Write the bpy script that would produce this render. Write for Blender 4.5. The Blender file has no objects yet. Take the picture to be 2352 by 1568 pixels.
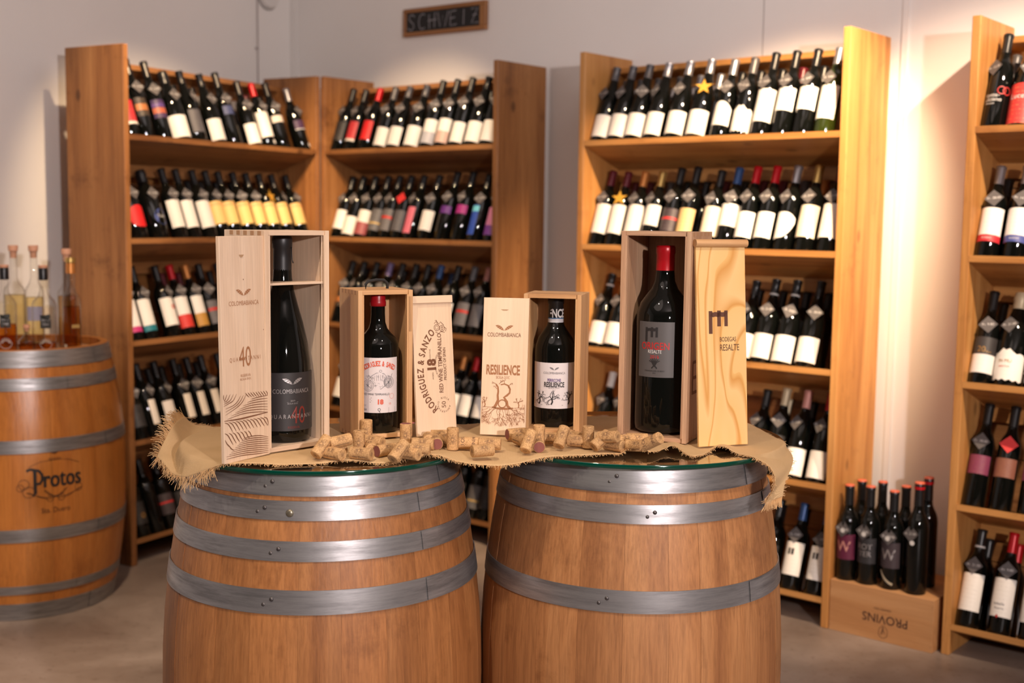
import bpy, math, random
from mathutils import Vector, Matrix, noise
rnd = random.Random(7)
sc = bpy.context.scene
COL = sc.collection
PI = math.pi
# ------------------------------------------------------------------ camera
F, PITCH, ROLL, CH = 2798.3, .1017, .0128, 1.4765
cP, sP, cR, sR = math.cos(PITCH), math.sin(PITCH), math.cos(ROLL), math.sin(ROLL)
R0, U0, F0 = Vector((1, 0, 0)), Vector((0, sP, cP)), Vector((0, cP, -sP))
right, up = R0*cR+U0*sR, U0*cR-R0*sR
cam_d = bpy.data.cameras.new('camera'); cam = bpy.data.objects.new('camera', cam_d); COL.objects.link(cam)
m = Matrix.Identity(4)
for i, v in enumerate((right, up, -F0)):
    for j in range(3): m[j][i] = v[j]
m.translation = (0, 0, CH)
cam.matrix_world = m
cam_d.sensor_width = 36; cam_d.lens = F/2352*36
cam_d.dof.use_dof = True; cam_d.dof.focus_distance = 2.5; cam_d.dof.aperture_fstop = 3.2
cam_d.clip_start = .05
sc.camera = cam
# ------------------------------------------------------------------ world, lights, exposure
w = bpy.data.worlds.new('world'); sc.world = w; w.use_nodes = True
w.node_tree.nodes['Background'].inputs[0].default_value = (.55, .5, .52, 1)
w.node_tree.nodes['Background'].inputs[1].default_value = .1
vs = sc.view_settings
vs.view_transform = 'Standard'; vs.look = 'None'; vs.gamma = 1; vs.use_curve_mapping = False; vs.exposure = .12
def aim(o, tgt):
    o.rotation_euler = (Vector(tgt)-o.location).to_track_quat('-Z', 'Y').to_euler()
def area(name, loc, tgt, size, power, col):
    l = bpy.data.lights.new(name, 'AREA'); l.size = size; l.energy = power; l.color = col; l.shape = 'DISK'
    o = bpy.data.objects.new(name, l); o.location = loc; aim(o, tgt); COL.objects.link(o)
def spot(name, loc, tgt, power, col, ang=70, blend=.6, r=.04):
    l = bpy.data.lights.new(name, 'SPOT'); l.energy = power; l.color = col; l.spot_size = math.radians(ang)
    l.spot_blend = blend; l.shadow_soft_size = r
    o = bpy.data.objects.new(name, l); o.location = loc; aim(o, tgt); COL.objects.link(o)
COOL, WARM, WARM2 = (1, .88, .86), (1, .70, .42), (1, .75, .52)
area('window_light', (1.6, -1.7, 2.12), (-.4, 4, 1.9), .18, 145, COOL)
area('wall_wash_fill', (.2, 3.4, 3.2), (-1.0, 6.4, 2.5), 1.6, 14, COOL)  # added soft lamp, no such fixture, lifts the upper left walls
area('room_light', (-1.2, 1.2, 3.2), (-1.4, 2.8, 0), 2.2, 14, (1, .80, .70))
spot('track_and_fill_spot', (-.95, 4.2, 3.05), (-1.40, 5.55, 1.5), 210, WARM, 50, r=.03)
spot('track_and_fill_spot', (-.65, 4.3, 3.05), (-.62, 5.95, 1.5), 180, WARM, 44, r=.03)
spot('track_and_fill_spot', (1.10, 3.2, 3.05), (.85, 4.75, 1.35), 520, WARM, 44, r=.03)
spot('track_and_fill_spot', (1.80, 2.65, 3.05), (1.42, 4.5, 1.12), 350, WARM2, 47, r=.03)
spot('track_and_fill_spot', (-.75, 1.35, 3.05), (-.42, 2.5, 1.05), 100, (1, .82, .64), 48, r=.025)
spot('track_and_fill_spot', (.75, 1.3, 3.05), (.30, 2.55, 1.05), 74, (1, .82, .64), 48, r=.025)
spot('track_and_fill_spot', (-1.0, 2.9, 3.05), (-1.75, 4.3, .5), 150, WARM2, 48)
spot('track_and_fill_spot', (-1.0, 2.5, 3.05), (-1.35, 3.6, 0), 120, WARM2, 40)  # fill spot added only to brighten the floor at left
# ------------------------------------------------------------------ pixel <-> world helpers
def ray(px, py):
    a, b = (px-1176)/F, (py-784)/F
    x = a*cR+b*sR; y = -a*sR+b*cR
    return R0*x-U0*y+F0
CAM = Vector((0, 0, CH))
def atz(px, py, z):
    d = ray(px, py); return CAM+d*((z-CH)/d.z)
def atY(px, py, Y):
    d = ray(px, py); return CAM+d*(Y/d.y)
def atplane(px, py, p0, n):
    d = ray(px, py); return CAM+d*((Vector(p0)-CAM).dot(n)/d.dot(n))
# ------------------------------------------------------------------ materials
def srgb(r, g, b):
    f = lambda c: (c/255)/12.92 if c/255 <= .04045 else ((c/255+.055)/1.055)**2.4
    return (f(r), f(g), f(b), 1)
_M = {}
def mat(name, col, rough=.5, metal=0, spec=.5, coat=0, emit=None):
    if name in _M: return _M[name]
    m = bpy.data.materials.new(name); m.use_nodes = True; b = m.node_tree.nodes['Principled BSDF']
    if len(col) == 3: col = (*col, 1)
    b.inputs['Base Color'].default_value = col; b.inputs['Roughness'].default_value = rough
    b.inputs['Metallic'].default_value = metal; b.inputs['Specular IOR Level'].default_value = spec
    b.inputs['Coat Weight'].default_value = coat
    _M[name] = m; return m
class NT:
    def __init__(s, m): s.t = m.node_tree; s.b = s.t.nodes['Principled BSDF']
    def n(s, typ, **k):
        x = s.t.nodes.new(typ)
        for a, v in k.items():
            if a.startswith('i_'):
                key = a[2:]; key = int(key) if key.isdigit() else key.replace('_', ' ')
                x.inputs[key].default_value = v
            else: setattr(x, a, v)
        return x
    def l(s, a, b): s.t.links.new(a, b)
    def ramp(s, fac, stops):
        r = s.n('ShaderNodeValToRGB'); e = r.color_ramp.elements
        while len(e) < len(stops): e.new(.5)
        for i, (p, c) in enumerate(stops): e[i].position = p; e[i].color = c if len(c) == 4 else (*c, 1)
        s.l(fac, r.inputs[0]); return r.outputs[0]
    def mix(s, mode, fac, a, b):
        x = s.n('ShaderNodeMix', data_type='RGBA', blend_type=mode)
        for sock, v in ((x.inputs[0], fac), (x.inputs[6], a), (x.inputs[7], b)):
            if isinstance(v, (float, int)): sock.default_value = v
            elif isinstance(v, tuple): sock.default_value = v
            else: s.l(v, sock)
        return x.outputs[2]
def wood(name, dark, mid, light, axis='z', scale=9, stretch=.07, rough=.5, knots=.0, var=.12, fine=.35, bump=.15, contrast=1., stain=0):
    m = mat(name, mid, rough); N = NT(m)
    tc = N.n('ShaderNodeTexCoord'); oi = N.n('ShaderNodeObjectInfo')
    add = N.n('ShaderNodeVectorMath', operation='ADD'); sc_ = N.n('ShaderNodeVectorMath', operation='SCALE'); sc_.inputs[3].default_value = 7.3
    cmb = N.n('ShaderNodeCombineXYZ')
    for i in range(3): N.l(oi.outputs['Random'], cmb.inputs[i])
    N.l(cmb.outputs[0], sc_.inputs[0]); N.l(tc.outputs['Object'], add.inputs[0]); N.l(sc_.outputs[0], add.inputs[1])
    mp = N.n('ShaderNodeMapping'); N.l(add.outputs[0], mp.inputs[0])
    s = [1, 1, 1]; s['xyz'.index(axis)] = stretch; mp.inputs['Scale'].default_value = s
    n1 = N.n('ShaderNodeTexNoise', i_Scale=scale, i_Detail=5., i_Roughness=.6, i_Distortion=1.2); N.l(mp.outputs[0], n1.inputs['Vector'])
    a, b_ = .5-.22/contrast, .5+.22/contrast
    c = N.ramp(n1.outputs[0], [(a, dark), (.5, mid), (b_, light)])
    mp2 = N.n('ShaderNodeMapping'); N.l(add.outputs[0], mp2.inputs[0])
    s2 = [1, 1, 1]; s2['xyz'.index(axis)] = .03; mp2.inputs['Scale'].default_value = s2
    n2 = N.n('ShaderNodeTexNoise', i_Scale=scale*22., i_Detail=3., i_Roughness=.7); N.l(mp2.outputs[0], n2.inputs['Vector'])
    g = N.ramp(n2.outputs[0], [(.3, (.45, .4, .36, 1)), (.62, (1, 1, 1, 1))])
    c = N.mix('MULTIPLY', fine, c, g)
    if knots:
        mp3 = N.n('ShaderNodeMapping'); N.l(add.outputs[0], mp3.inputs[0])
        s3 = [1, 1, 1]; s3['xyz'.index(axis)] = .6; mp3.inputs['Scale'].default_value = s3
        v = N.n('ShaderNodeTexVoronoi', i_Scale=7.); N.l(mp3.outputs[0], v.inputs['Vector'])
        k = N.ramp(v.outputs['Distance'], [(0, (1, 1, 1, 1)), (.07, (.8, .8, .8, 1)), (.13, (0, 0, 0, 1))])
        mu = N.n('ShaderNodeMath', operation='MULTIPLY'); N.l(k, mu.inputs[0]); mu.inputs[1].default_value = knots
        c = N.mix('MIX', mu.outputs[0], c, tuple(x*.35 for x in dark[:3])+(1,))
    if stain:
        v = N.n('ShaderNodeTexNoise', i_Scale=6., i_Detail=6., i_Roughness=.7); N.l(add.outputs[0], v.inputs['Vector'])
        k = N.ramp(v.outputs[0], [(.56, (1, 1, 1, 1)), (.72, (.45, .38, .32, 1))])
        c = N.mix('MULTIPLY', float(stain), c, k)
    hs = N.n('ShaderNodeHueSaturation'); N.l(c, hs.inputs['Color'])
    mr = N.n('ShaderNodeMapRange'); N.l(oi.outputs['Random'], mr.inputs[0]); mr.inputs[3].default_value = 1-var; mr.inputs[4].default_value = 1+var
    N.l(mr.outputs[0], hs.inputs['Value']); N.l(hs.outputs[0], N.b.inputs['Base Color'])
    if bump:
        bp = N.n('ShaderNodeBump', i_Strength=bump, i_Distance=.002); N.l(n2.outputs[0], bp.inputs['Height']); N.l(bp.outputs[0], N.b.inputs['Normal'])
    return m
def wset(nm, **k): return {a: wood(nm+'_'+a, axis=a, **k) for a in 'xz'}
RACK = wset('rack_pine', dark=(.17, .062, .018, 1), mid=(.35, .15, .047, 1), light=(.45, .215, .075, 1), scale=8, knots=.8, rough=.5, stain=.9, var=.08, fine=.5)
RACK_L = wset('rack_honey_pine', dark=(.30, .105, .022, 1), mid=(.53, .245, .068, 1), light=(.64, .33, .11, 1), scale=8, knots=.6, rough=.5, stain=.5, var=.06)
BACKW = wset('rack_back_board', dark=(.15, .055, .014, 1), mid=(.36, .15, .040, 1), light=(.50, .235, .075, 1), scale=9, knots=.7, rough=.55, stain=.8, var=.2)
OAK_R = wood('oak_stave', (.25, .095, .032, 1), (.40, .175, .062, 1), (.50, .245, .098, 1), 'z', 8, .04, .55, 0, .11, .55, .25, .75, .6)
OAK_L = wood('oak_stave_amber', (.22, .078, .023, 1), (.37, .15, .047, 1), (.47, .21, .073, 1), 'z', 8, .04, .5, 0, .12, .55, .25, .75, .6)
OAK_P = wood('oak_stave_varnished', (.30, .095, .018, 1), (.46, .165, .032, 1), (.54, .215, .05, 1), 'z', 7, .05, .32, 0, .12, .4, .2, .8, .4)
OAK_H = wood('oak_head', (.22, .10, .04, 1), (.38, .19, .09, 1), (.46, .25, .13, 1), 'x', 7, .05, .6, 0, .1, .5, .2)
SPRUCE = wset('pale_spruce', dark=(.57, .40, .27, 1), mid=(.70, .52, .37, 1), light=(.76, .59, .44, 1), scale=14, rough=.55, var=.04, fine=.25, bump=.05)
POPLAR = wset('pale_poplar', dark=(.66, .47, .31, 1), mid=(.74, .55, .38, 1), light=(.78, .60, .43, 1), scale=10, rough=.55, var=.03, fine=.12, bump=.04)
PINE2 = wset('honey_pine', dark=(.42, .20, .075, 1), mid=(.58, .33, .15, 1), light=(.68, .43, .22, 1), scale=12, rough=.5, var=.06, fine=.3, bump=.06)
PINE4 = wset('rough_pine', dark=(.36, .19, .10, 1), mid=(.50, .30, .18, 1), light=(.60, .39, .24, 1), scale=11, rough=.55, var=.06, fine=.5, bump=.1, knots=.5)
def plywood():
    m = mat('flame_pine_plywood', (.8, .5, .2), .42); N = NT(m)
    tc = N.n('ShaderNodeTexCoord'); mp = N.n('ShaderNodeMapping'); mp.inputs['Scale'].default_value = (1, 1, .28); N.l(tc.outputs['Object'], mp.inputs[0])
    n = N.n('ShaderNodeTexNoise', i_Scale=11., i_Detail=1.5, i_Roughness=.4, i_Distortion=.6); N.l(mp.outputs[0], n.inputs['Vector'])
    mu = N.n('ShaderNodeMath', operation='MULTIPLY'); N.l(n.outputs[0], mu.inputs[0]); mu.inputs[1].default_value = 9
    fr = N.n('ShaderNodeMath', operation='FRACT'); N.l(mu.outputs[0], fr.inputs[0])
    c = N.ramp(fr.outputs[0], [(0, (.78, .49, .19, 1)), (.62, (.80, .52, .22, 1)), (.90, (.62, .30, .075, 1)), (1, (.74, .44, .15, 1))])
    N.l(c, N.b.inputs['Base Color']); return m
PLY = plywood()
CRATE = wset('crate_pine', dark=(.40, .18, .065, 1), mid=(.50, .25, .10, 1), light=(.57, .31, .14, 1), scale=9, rough=.5, knots=.2, var=.05, fine=.2)
def steel():
    m = mat('hoop_steel', (.36, .35, .35), .36, .72); N = NT(m)
    tc = N.n('ShaderNodeTexCoord'); mp = N.n('ShaderNodeMapping'); mp.inputs['Scale'].default_value = (1, 1, 12)
    N.l(tc.outputs['Object'], mp.inputs[0])
    n = N.n('ShaderNodeTexNoise', i_Scale=6., i_Detail=8., i_Roughness=.72); N.l(mp.outputs[0], n.inputs['Vector'])
    N.l(N.ramp(n.outputs[0], [(.35, (.19, .185, .19, 1)), (.5, (.29, .285, .29, 1)), (.7, (.40, .39, .40, 1))]), N.b.inputs['Base Color'])
    N.l(N.ramp(n.outputs[0], [(.3, (.48, .48, .48, 1)), (.7, (.33, .33, .33, 1))]), N.b.inputs['Roughness'])
    n2 = N.n('ShaderNodeTexNoise', i_Scale=14., i_Detail=4.); N.l(tc.outputs['Object'], n2.inputs['Vector'])
    bp = N.n('ShaderNodeBump', i_Strength=.12, i_Distance=.004); N.l(n2.outputs[0], bp.inputs['Height']); N.l(bp.outputs[0], N.b.inputs['Normal'])
    return m
STEEL = steel()
def plaster():
    m = mat('wall_plaster', (.72, .68, .64), .85); N = NT(m)
    tc = N.n('ShaderNodeTexCoord'); n = N.n('ShaderNodeTexNoise', i_Scale=1.2, i_Detail=4.); N.l(tc.outputs['Object'], n.inputs['Vector'])
    N.l(N.ramp(n.outputs[0], [(.3, (.80, .77, .74, 1)), (.7, (.85, .82, .79, 1))]), N.b.inputs['Base Color'])
    n2 = N.n('ShaderNodeTexNoise', i_Scale=60., i_Detail=3.); N.l(tc.outputs['Object'], n2.inputs['Vector'])
    bp = N.n('ShaderNodeBump', i_Strength=.05, i_Distance=.003); N.l(n2.outputs[0], bp.inputs['Height']); N.l(bp.outputs[0], N.b.inputs['Normal'])
    return m
PLASTER = plaster()
def concrete():
    m = mat('floor_concrete', (.25, .2, .17), .45); N = NT(m)
    tc = N.n('ShaderNodeTexCoord'); n = N.n('ShaderNodeTexNoise', i_Scale=2.2, i_Detail=7., i_Roughness=.62, i_Distortion=.4); N.l(tc.outputs['Object'], n.inputs['Vector'])
    c = N.ramp(n.outputs[0], [(.3, (.17, .125, .10, 1)), (.5, (.25, .195, .16, 1)), (.68, (.33, .265, .225, 1))])
    v = N.n('ShaderNodeTexNoise', i_Scale=40., i_Detail=4.); N.l(tc.outputs['Object'], v.inputs['Vector'])
    c = N.mix('MULTIPLY', .5, c, N.ramp(v.outputs[0], [(.28, (.55, .5, .45, 1)), (.42, (1, 1, 1, 1))]))
    N.l(c, N.b.inputs['Base Color'])
    N.l(N.ramp(n.outputs[0], [(.3, (.3, .3, .3, 1)), (.7, (.5, .5, .5, 1))]), N.b.inputs['Roughness'])
    return m
CONCRETE = concrete()
def burlap():
    m = mat('burlap', (.6, .4, .2), .9, spec=.2); N = NT(m)
    uv = N.n('ShaderNodeUVMap')
    hs = []
    for i, ax in enumerate(('X', 'Y')):
        wv = N.n('ShaderNodeTexWave', wave_type='BANDS', bands_direction=ax, i_Scale=300., i_Distortion=1.5, i_Detail=2.); wv.inputs['Detail Scale'].default_value = 3
        N.l(uv.outputs[0], wv.inputs['Vector']); hs.append(wv.outputs['Fac'])
    mx = N.n('ShaderNodeMath', operation='ADD'); N.l(hs[0], mx.inputs[0]); N.l(hs[1], mx.inputs[1])
    n = N.n('ShaderNodeTexNoise', i_Scale=9., i_Detail=5.); N.l(uv.outputs[0], n.inputs['Vector'])
    c = N.ramp(mx.outputs[0], [(.2, (.40, .24, .11, 1)), (.9, (.70, .47, .24, 1)), (1, (.76, .53, .29, 1))])
    c = N.mix('MULTIPLY', .4, c, N.ramp(n.outputs[0], [(.3, (.7, .65, .58, 1)), (.6, (1, 1, 1, 1))]))
    N.l(c, N.b.inputs['Base Color'])
    bp = N.n('ShaderNodeBump', i_Strength=.5, i_Distance=.0012); N.l(mx.outputs[0], bp.inputs['Height']); N.l(bp.outputs[0], N.b.inputs['Normal'])
    return m
BURLAP = burlap(); THREAD = mat('burlap_thread', (.66, .43, .22), .9, spec=.2)
def cork():
    m = mat('cork', (.6, .4, .2), .75); N = NT(m)
    tc = N.n('ShaderNodeTexCoord'); oi = N.n('ShaderNodeObjectInfo')
    n = N.n('ShaderNodeTexNoise', noise_dimensions='4D', i_Scale=330., i_Detail=4., i_Roughness=.7); N.l(tc.outputs['Object'], n.inputs['Vector'])
    mu = N.n('ShaderNodeMath', operation='MULTIPLY'); N.l(oi.outputs['Random'], mu.inputs[0]); mu.inputs[1].default_value = 9; N.l(mu.outputs[0], n.inputs['W'])
    c = N.ramp(n.outputs[0], [(.3, (.16, .065, .022, 1)), (.44, (.47, .265, .11, 1)), (.62, (.60, .365, .165, 1))])
    hs = N.n('ShaderNodeHueSaturation'); N.l(c, hs.inputs['Color'])
    mr = N.n('ShaderNodeMapRange'); N.l(oi.outputs['Random'], mr.inputs[0]); mr.inputs[3].default_value = .85; mr.inputs[4].default_value = 1.08
    N.l(mr.outputs[0], hs.inputs['Value']); N.l(hs.outputs[0], N.b.inputs['Base Color']); return m
CORK = cork()
CORK_END = mat('wine_stained_cork', (.22, .07, .055), .8)
INK = mat('cork_ink', (.10, .045, .03), .8)
def seethru(name, tint, k=1.0, rim=True):
    m = bpy.data.materials.new(name); m.use_nodes = True; t = m.node_tree; t.nodes.clear()
    o = t.nodes.new('ShaderNodeOutputMaterial'); tr = t.nodes.new('ShaderNodeBsdfTransparent'); gl = t.nodes.new('ShaderNodeBsdfGlossy')
    lw = t.nodes.new('ShaderNodeLayerWeight'); lw.inputs[0].default_value = .5
    pw = t.nodes.new('ShaderNodeMath'); pw.operation = 'POWER'; pw.inputs[1].default_value = 2.6
    ma = t.nodes.new('ShaderNodeMath'); ma.operation = 'MULTIPLY_ADD'; ma.inputs[1].default_value = .85*k; ma.inputs[2].default_value = .045*k
    mx = t.nodes.new('ShaderNodeMixShader')
    tr.inputs[0].default_value = (*tint, 1); gl.inputs['Roughness'].default_value = 0; gl.inputs[0].default_value = (1, 1, 1, 1)
    p3 = t.nodes.new('ShaderNodeMath'); p3.operation = 'POWER'; p3.inputs[1].default_value = 3   # longer path through the wall at the rim
    mc = t.nodes.new('ShaderNodeMix'); mc.data_type = 'RGBA'; mc.inputs[6].default_value = (*tint, 1); mc.inputs[7].default_value = (*[c*(.30 if rim else 1) for c in tint], 1)
    t.links.new(lw.outputs['Facing'], p3.inputs[0]); t.links.new(p3.outputs[0], mc.inputs[0]); t.links.new(mc.outputs[2], tr.inputs[0])
    t.links.new(lw.outputs['Facing'], pw.inputs[0]); t.links.new(pw.outputs[0], ma.inputs[0]); t.links.new(ma.outputs[0], mx.inputs[0])
    t.links.new(tr.outputs[0], mx.inputs[1]); t.links.new(gl.outputs[0], mx.inputs[2]); t.links.new(mx.outputs[0], o.inputs[0])
    return m
GLASSTOP = seethru('clear_table_glass', (.93, .97, .95), rim=False)
GLASSEDGE = mat('green_glass_edge', (.0, .045, .028), .08, spec=.8)
CLEAR = seethru('clear_bottle_glass', (.95, .95, .94), .75)
AMBER = seethru('amber_spirit', (.93, .66, .30), .3); AMBER2 = seethru('dark_amber_spirit', (.88, .50, .16), .3); PALEY = seethru('pale_yellow_spirit', (.95, .86, .60), .3)
BLACKGLASS = mat('dark_bottle_glass', (.003, .0035, .003), .03, spec=.42)
GREENGLASS = mat('green_bottle_glass', (.02, .03, .004), .06, spec=.6)
CAPS = {k: mat('capsule_'+n, c, r, mt) for k, n, c, r, mt in (
    ('k', 'black', (.008, .008, .009), .3, 0), ('r', 'red', (.50, .005, .012), .3, .2), ('d', 'dark_red', (.11, .01, .018), .3, .2), ('s', 'silver', (.42, .42, .45), .33, .8),
    ('w', 'white', (.65, .63, .6), .4, 0), ('g', 'gold', (.62, .42, .14), .3, .8), ('o', 'copper', (.62, .25, .07), .35, .6), ('b', 'blue', (.03, .08, .22), .35, .3),
    ('p', 'pink', (.60, .28, .24), .4, .2), ('n', 'grey', (.10, .095, .10), .35, .3), ('v', 'violet', (.20, .15, .30), .35, .3), ('c', 'cream', (.60, .50, .33), .4, .3))}
CAPN = dict(k='black', r='red', d='dark red', s='silver', w='white', g='gold', o='copper', b='blue', p='pink', n='grey', v='violet', c='cream')
def paper(name, base, ink=(.25, .22, .2), amount=.5, rows=9.):
    if name in _M: return _M[name]
    m = mat(name, base, .55); N = NT(m)
    if amount:
        uv = N.n('ShaderNodeUVMap'); oi = N.n('ShaderNodeObjectInfo')
        sx = N.n('ShaderNodeSeparateXYZ'); N.l(uv.outputs[0], sx.inputs[0])
        fl = N.n('ShaderNodeMath', operation='MULTIPLY'); N.l(sx.outputs[1], fl.inputs[0]); fl.inputs[1].default_value = rows
        row = N.n('ShaderNodeMath', operation='FLOOR'); N.l(fl.outputs[0], row.inputs[0])
        fr = N.n('ShaderNodeMath', operation='FRACT'); N.l(fl.outputs[0], fr.inputs[0])
        cb = N.n('ShaderNodeCombineXYZ'); N.l(sx.outputs[0], cb.inputs[0]); N.l(row.outputs[0], cb.inputs[1]); N.l(oi.outputs['Random'], cb.inputs[2])
        mp = N.n('ShaderNodeMapping'); mp.inputs['Scale'].default_value = (26, 3.7, 31); N.l(cb.outputs[0], mp.inputs[0])
        n = N.n('ShaderNodeTexNoise', i_Scale=1., i_Detail=1.); N.l(mp.outputs[0], n.inputs['Vector'])
        g1 = N.n('ShaderNodeMath', operation='GREATER_THAN'); N.l(n.outputs[0], g1.inputs[0]); g1.inputs[1].default_value = .52
        g2 = N.n('ShaderNodeMath', operation='LESS_THAN'); N.l(fr.outputs[0], g2.inputs[0]); g2.inputs[1].default_value = .1
        ab = N.n('ShaderNodeMath', operation='SUBTRACT'); N.l(sx.outputs[0], ab.inputs[0]); ab.inputs[1].default_value = .5
        ab2 = N.n('ShaderNodeMath', operation='ABSOLUTE'); N.l(ab.outputs[0], ab2.inputs[0])
        g3 = N.n('ShaderNodeMath', operation='LESS_THAN'); N.l(ab2.outputs[0], g3.inputs[0]); g3.inputs[1].default_value = .3
        p = None
        for g in (g1, g2, g3):
            if p is None: p = g.outputs[0]
            else:
                q = N.n('ShaderNodeMath', operation='MULTIPLY'); N.l(p, q.inputs[0]); N.l(g.outputs[0], q.inputs[1]); p = q.outputs[0]
        q = N.n('ShaderNodeMath', operation='MULTIPLY'); N.l(p, q.inputs[0]); q.inputs[1].default_value = amount
        N.l(N.mix('MIX', q.outputs[0], (*base, 1), (*ink, 1)), N.b.inputs['Base Color'])
    return m
TAGM = mat('slate_grey_card', (.095, .085, .085), .7); CHALK = mat('chalk_writing', (.62, .60, .58), .8)
TAGRED = mat('red_card', (.62, .03, .03), .6); TAGGOLD = mat('gold_card', (.66, .36, .05), .4, .3)
BURN = mat('burned_lettering', (.16, .06, .025), .8); BURN2 = mat('light_burned_lettering', (.34, .15, .065), .8)
DARKINK = mat('black_print', (.015, .013, .014), .6); GREYINK = mat('grey_print', (.16, .15, .16), .6); SILVERINK = mat('silver_print', (.42, .40, .40), .35, .6)
REDINK = mat('red_print', (.42, .02, .02), .5); ORANGEINK = mat('orange_print', (.62, .10, .05), .6); VIOLETINK = mat('violet_print', (.10, .05, .2), .6); GOLDINK = mat('gold_print', (.45, .26, .08), .4, .5); WHITEINK = mat('white_print', (.62, .60, .58), .6)
# ------------------------------------------------------------------ mesh helpers
def cr(p0, p1, p2, p3, t): return .5*((2*p1)+(p2-p0)*t+(2*p0-5*p1+4*p2-p3)*t*t+(3*p1-p0-3*p2+p3)*t**3)
def crv(L, u):
    n = len(L)-1; x = u*n; i = min(int(x), n-1); t = x-i
    return cr(L[max(i-1, 0)], L[i], L[i+1], L[min(i+2, n)], t)
class MB:
    def __init__(s): s.v = []; s.f = []; s.uv = None
    def add(s, vs, fs):
        o = len(s.v); s.v += [tuple(v) for v in vs]; s.f += [tuple(i+o for i in f) for f in fs]; return s
    def box(s, a, b, bev=0, mtx=None):
        x0, y0, z0 = a; x1, y1, z1 = b
        if bev:
            c = bev; V = []
            # chamfered box: 24 verts
            for sx in (0, 1):
                for sy in (0, 1):
                    for sz in (0, 1):
                        X, Y, Z = (x1 if sx else x0), (y1 if sy else y0), (z1 if sz else z0)
                        dx, dy, dz = (-c if sx else c), (-c if sy else c), (-c if sz else c)
                        V += [(X, Y+dy, Z+dz), (X+dx, Y, Z+dz), (X+dx, Y+dy, Z)]
            ix = lambda i, j, k, t: ((i*2+j)*2+k)*3+t
            Fs = []
            Fs += [[ix(0, 0, 0, 0), ix(0, 0, 1, 0), ix(0, 1, 1, 0), ix(0, 1, 0, 0)], [ix(1, 0, 0, 0), ix(1, 1, 0, 0), ix(1, 1, 1, 0), ix(1, 0, 1, 0)]]
            Fs += [[ix(0, 0, 0, 1), ix(1, 0, 0, 1), ix(1, 0, 1, 1), ix(0, 0, 1, 1)], [ix(0, 1, 0, 1), ix(0, 1, 1, 1), ix(1, 1, 1, 1), ix(1, 1, 0, 1)]]
            Fs += [[ix(0, 0, 0, 2), ix(0, 1, 0, 2), ix(1, 1, 0, 2), ix(1, 0, 0, 2)], [ix(0, 0, 1, 2), ix(1, 0, 1, 2), ix(1, 1, 1, 2), ix(0, 1, 1, 2)]]
            for i in (0, 1):
                for j in (0, 1):
                    Fs.append([ix(i, j, 0, 0), ix(i, j, 1, 0), ix(i, j, 1, 1), ix(i, j, 0, 1)])
                    Fs.append([ix(i, 0, j, 0), ix(i, 1, j, 0), ix(i, 1, j, 2), ix(i, 0, j, 2)])
                    Fs.append([ix(0, i, j, 1), ix(1, i, j, 1), ix(1, i, j, 2), ix(0, i, j, 2)])
                    for k in (0, 1): Fs.append([ix(i, j, k, 0), ix(i, j, k, 1), ix(i, j, k, 2)])
        else:
            V = [(x, y, z) for x in (x0, x1) for y in (y0, y1) for z in (z0, z1)]
            Fs = [(0, 1, 3, 2), (4, 6, 7, 5), (0, 4, 5, 1), (2, 3, 7, 6), (0, 2, 6, 4), (1, 5, 7, 3)]
        if mtx: V = [mtx @ Vector(v) for v in V]
        return s.add(V, Fs)
    def prism(s, poly, t0, t1, fn):   # 2-D outline extruded, fn(x,y,t)->3D
        n = len(poly)
        return s.add([fn(x, y, t0) for x, y in poly]+[fn(x, y, t1) for x, y in poly],
                     [tuple(range(n))[::-1], tuple(range(n, 2*n))]+[(i, (i+1) % n, n+(i+1) % n, n+i) for i in range(n)])
    def lathe(s, prof, n=24, c=(0, 0, 0)):
        V = []; Fs = []; rings = []
        for r, z in prof:
            if r < 1e-6: rings.append([len(V)]); V.append((c[0], c[1], c[2]+z))
            else:
                rings.append(list(range(len(V), len(V)+n)))
                V += [(c[0]+r*math.cos(2*PI*i/n), c[1]+r*math.sin(2*PI*i/n), c[2]+z) for i in range(n)]
        for a, b in zip(rings, rings[1:]):
            for i in range(n):
                j = (i+1) % n
                if len(a) == 1 and len(b) == 1: continue
                if len(a) == 1: Fs.append((a[0], b[j], b[i]))
                elif len(b) == 1: Fs.append((a[i], a[j], b[0]))
                else: Fs.append((a[i], a[j], b[j], b[i]))
        return s.add(V, Fs)
    def tube(s, pts, r, n=6, caps=True):
        pts = [Vector(p) for p in pts]; V = []; Fs = []
        for i, p in enumerate(pts):
            t = (pts[min(i+1, len(pts)-1)]-pts[max(i-1, 0)]).normalized()
            a = t.cross(Vector((0, 0, 1)));
            if a.length < .05: a = t.cross(Vector((1, 0, 0)))
            a.normalize(); b = t.cross(a); rr = r[i] if isinstance(r, (list, tuple)) else r
            V += [p+a*rr*math.cos(2*PI*k/n)+b*rr*math.sin(2*PI*k/n) for k in range(n)]
        for i in range(len(pts)-1):
            for k in range(n): Fs.append((i*n+k, i*n+(k+1) % n, (i+1)*n+(k+1) % n, (i+1)*n+k))
        if caps: Fs += [tuple(range(n))[::-1], tuple(range((len(pts)-1)*n, len(pts)*n))]
        return s.add(V, Fs)
    def mesh(s, name, m, smooth=False):
        me = bpy.data.meshes.new(name); me.from_pydata(s.v, [], s.f)
        me.materials.append(m)
        if smooth:
            me.polygons.foreach_set('use_smooth', [True]*len(me.polygons))
            if smooth is not True: me.set_sharp_from_angle(angle=math.radians(smooth))
        if s.uv:
            l = me.uv_layers.new(name='UVMap'); flat = []
            for p in me.polygons:
                for vi in p.vertices: flat += s.uv[vi]
            l.data.foreach_set('uv', flat)
        me.update(); return me
    def build(s, name, m, parent=None, smooth=False):
        return link(name, s.mesh(name, m, smooth), parent)
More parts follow.
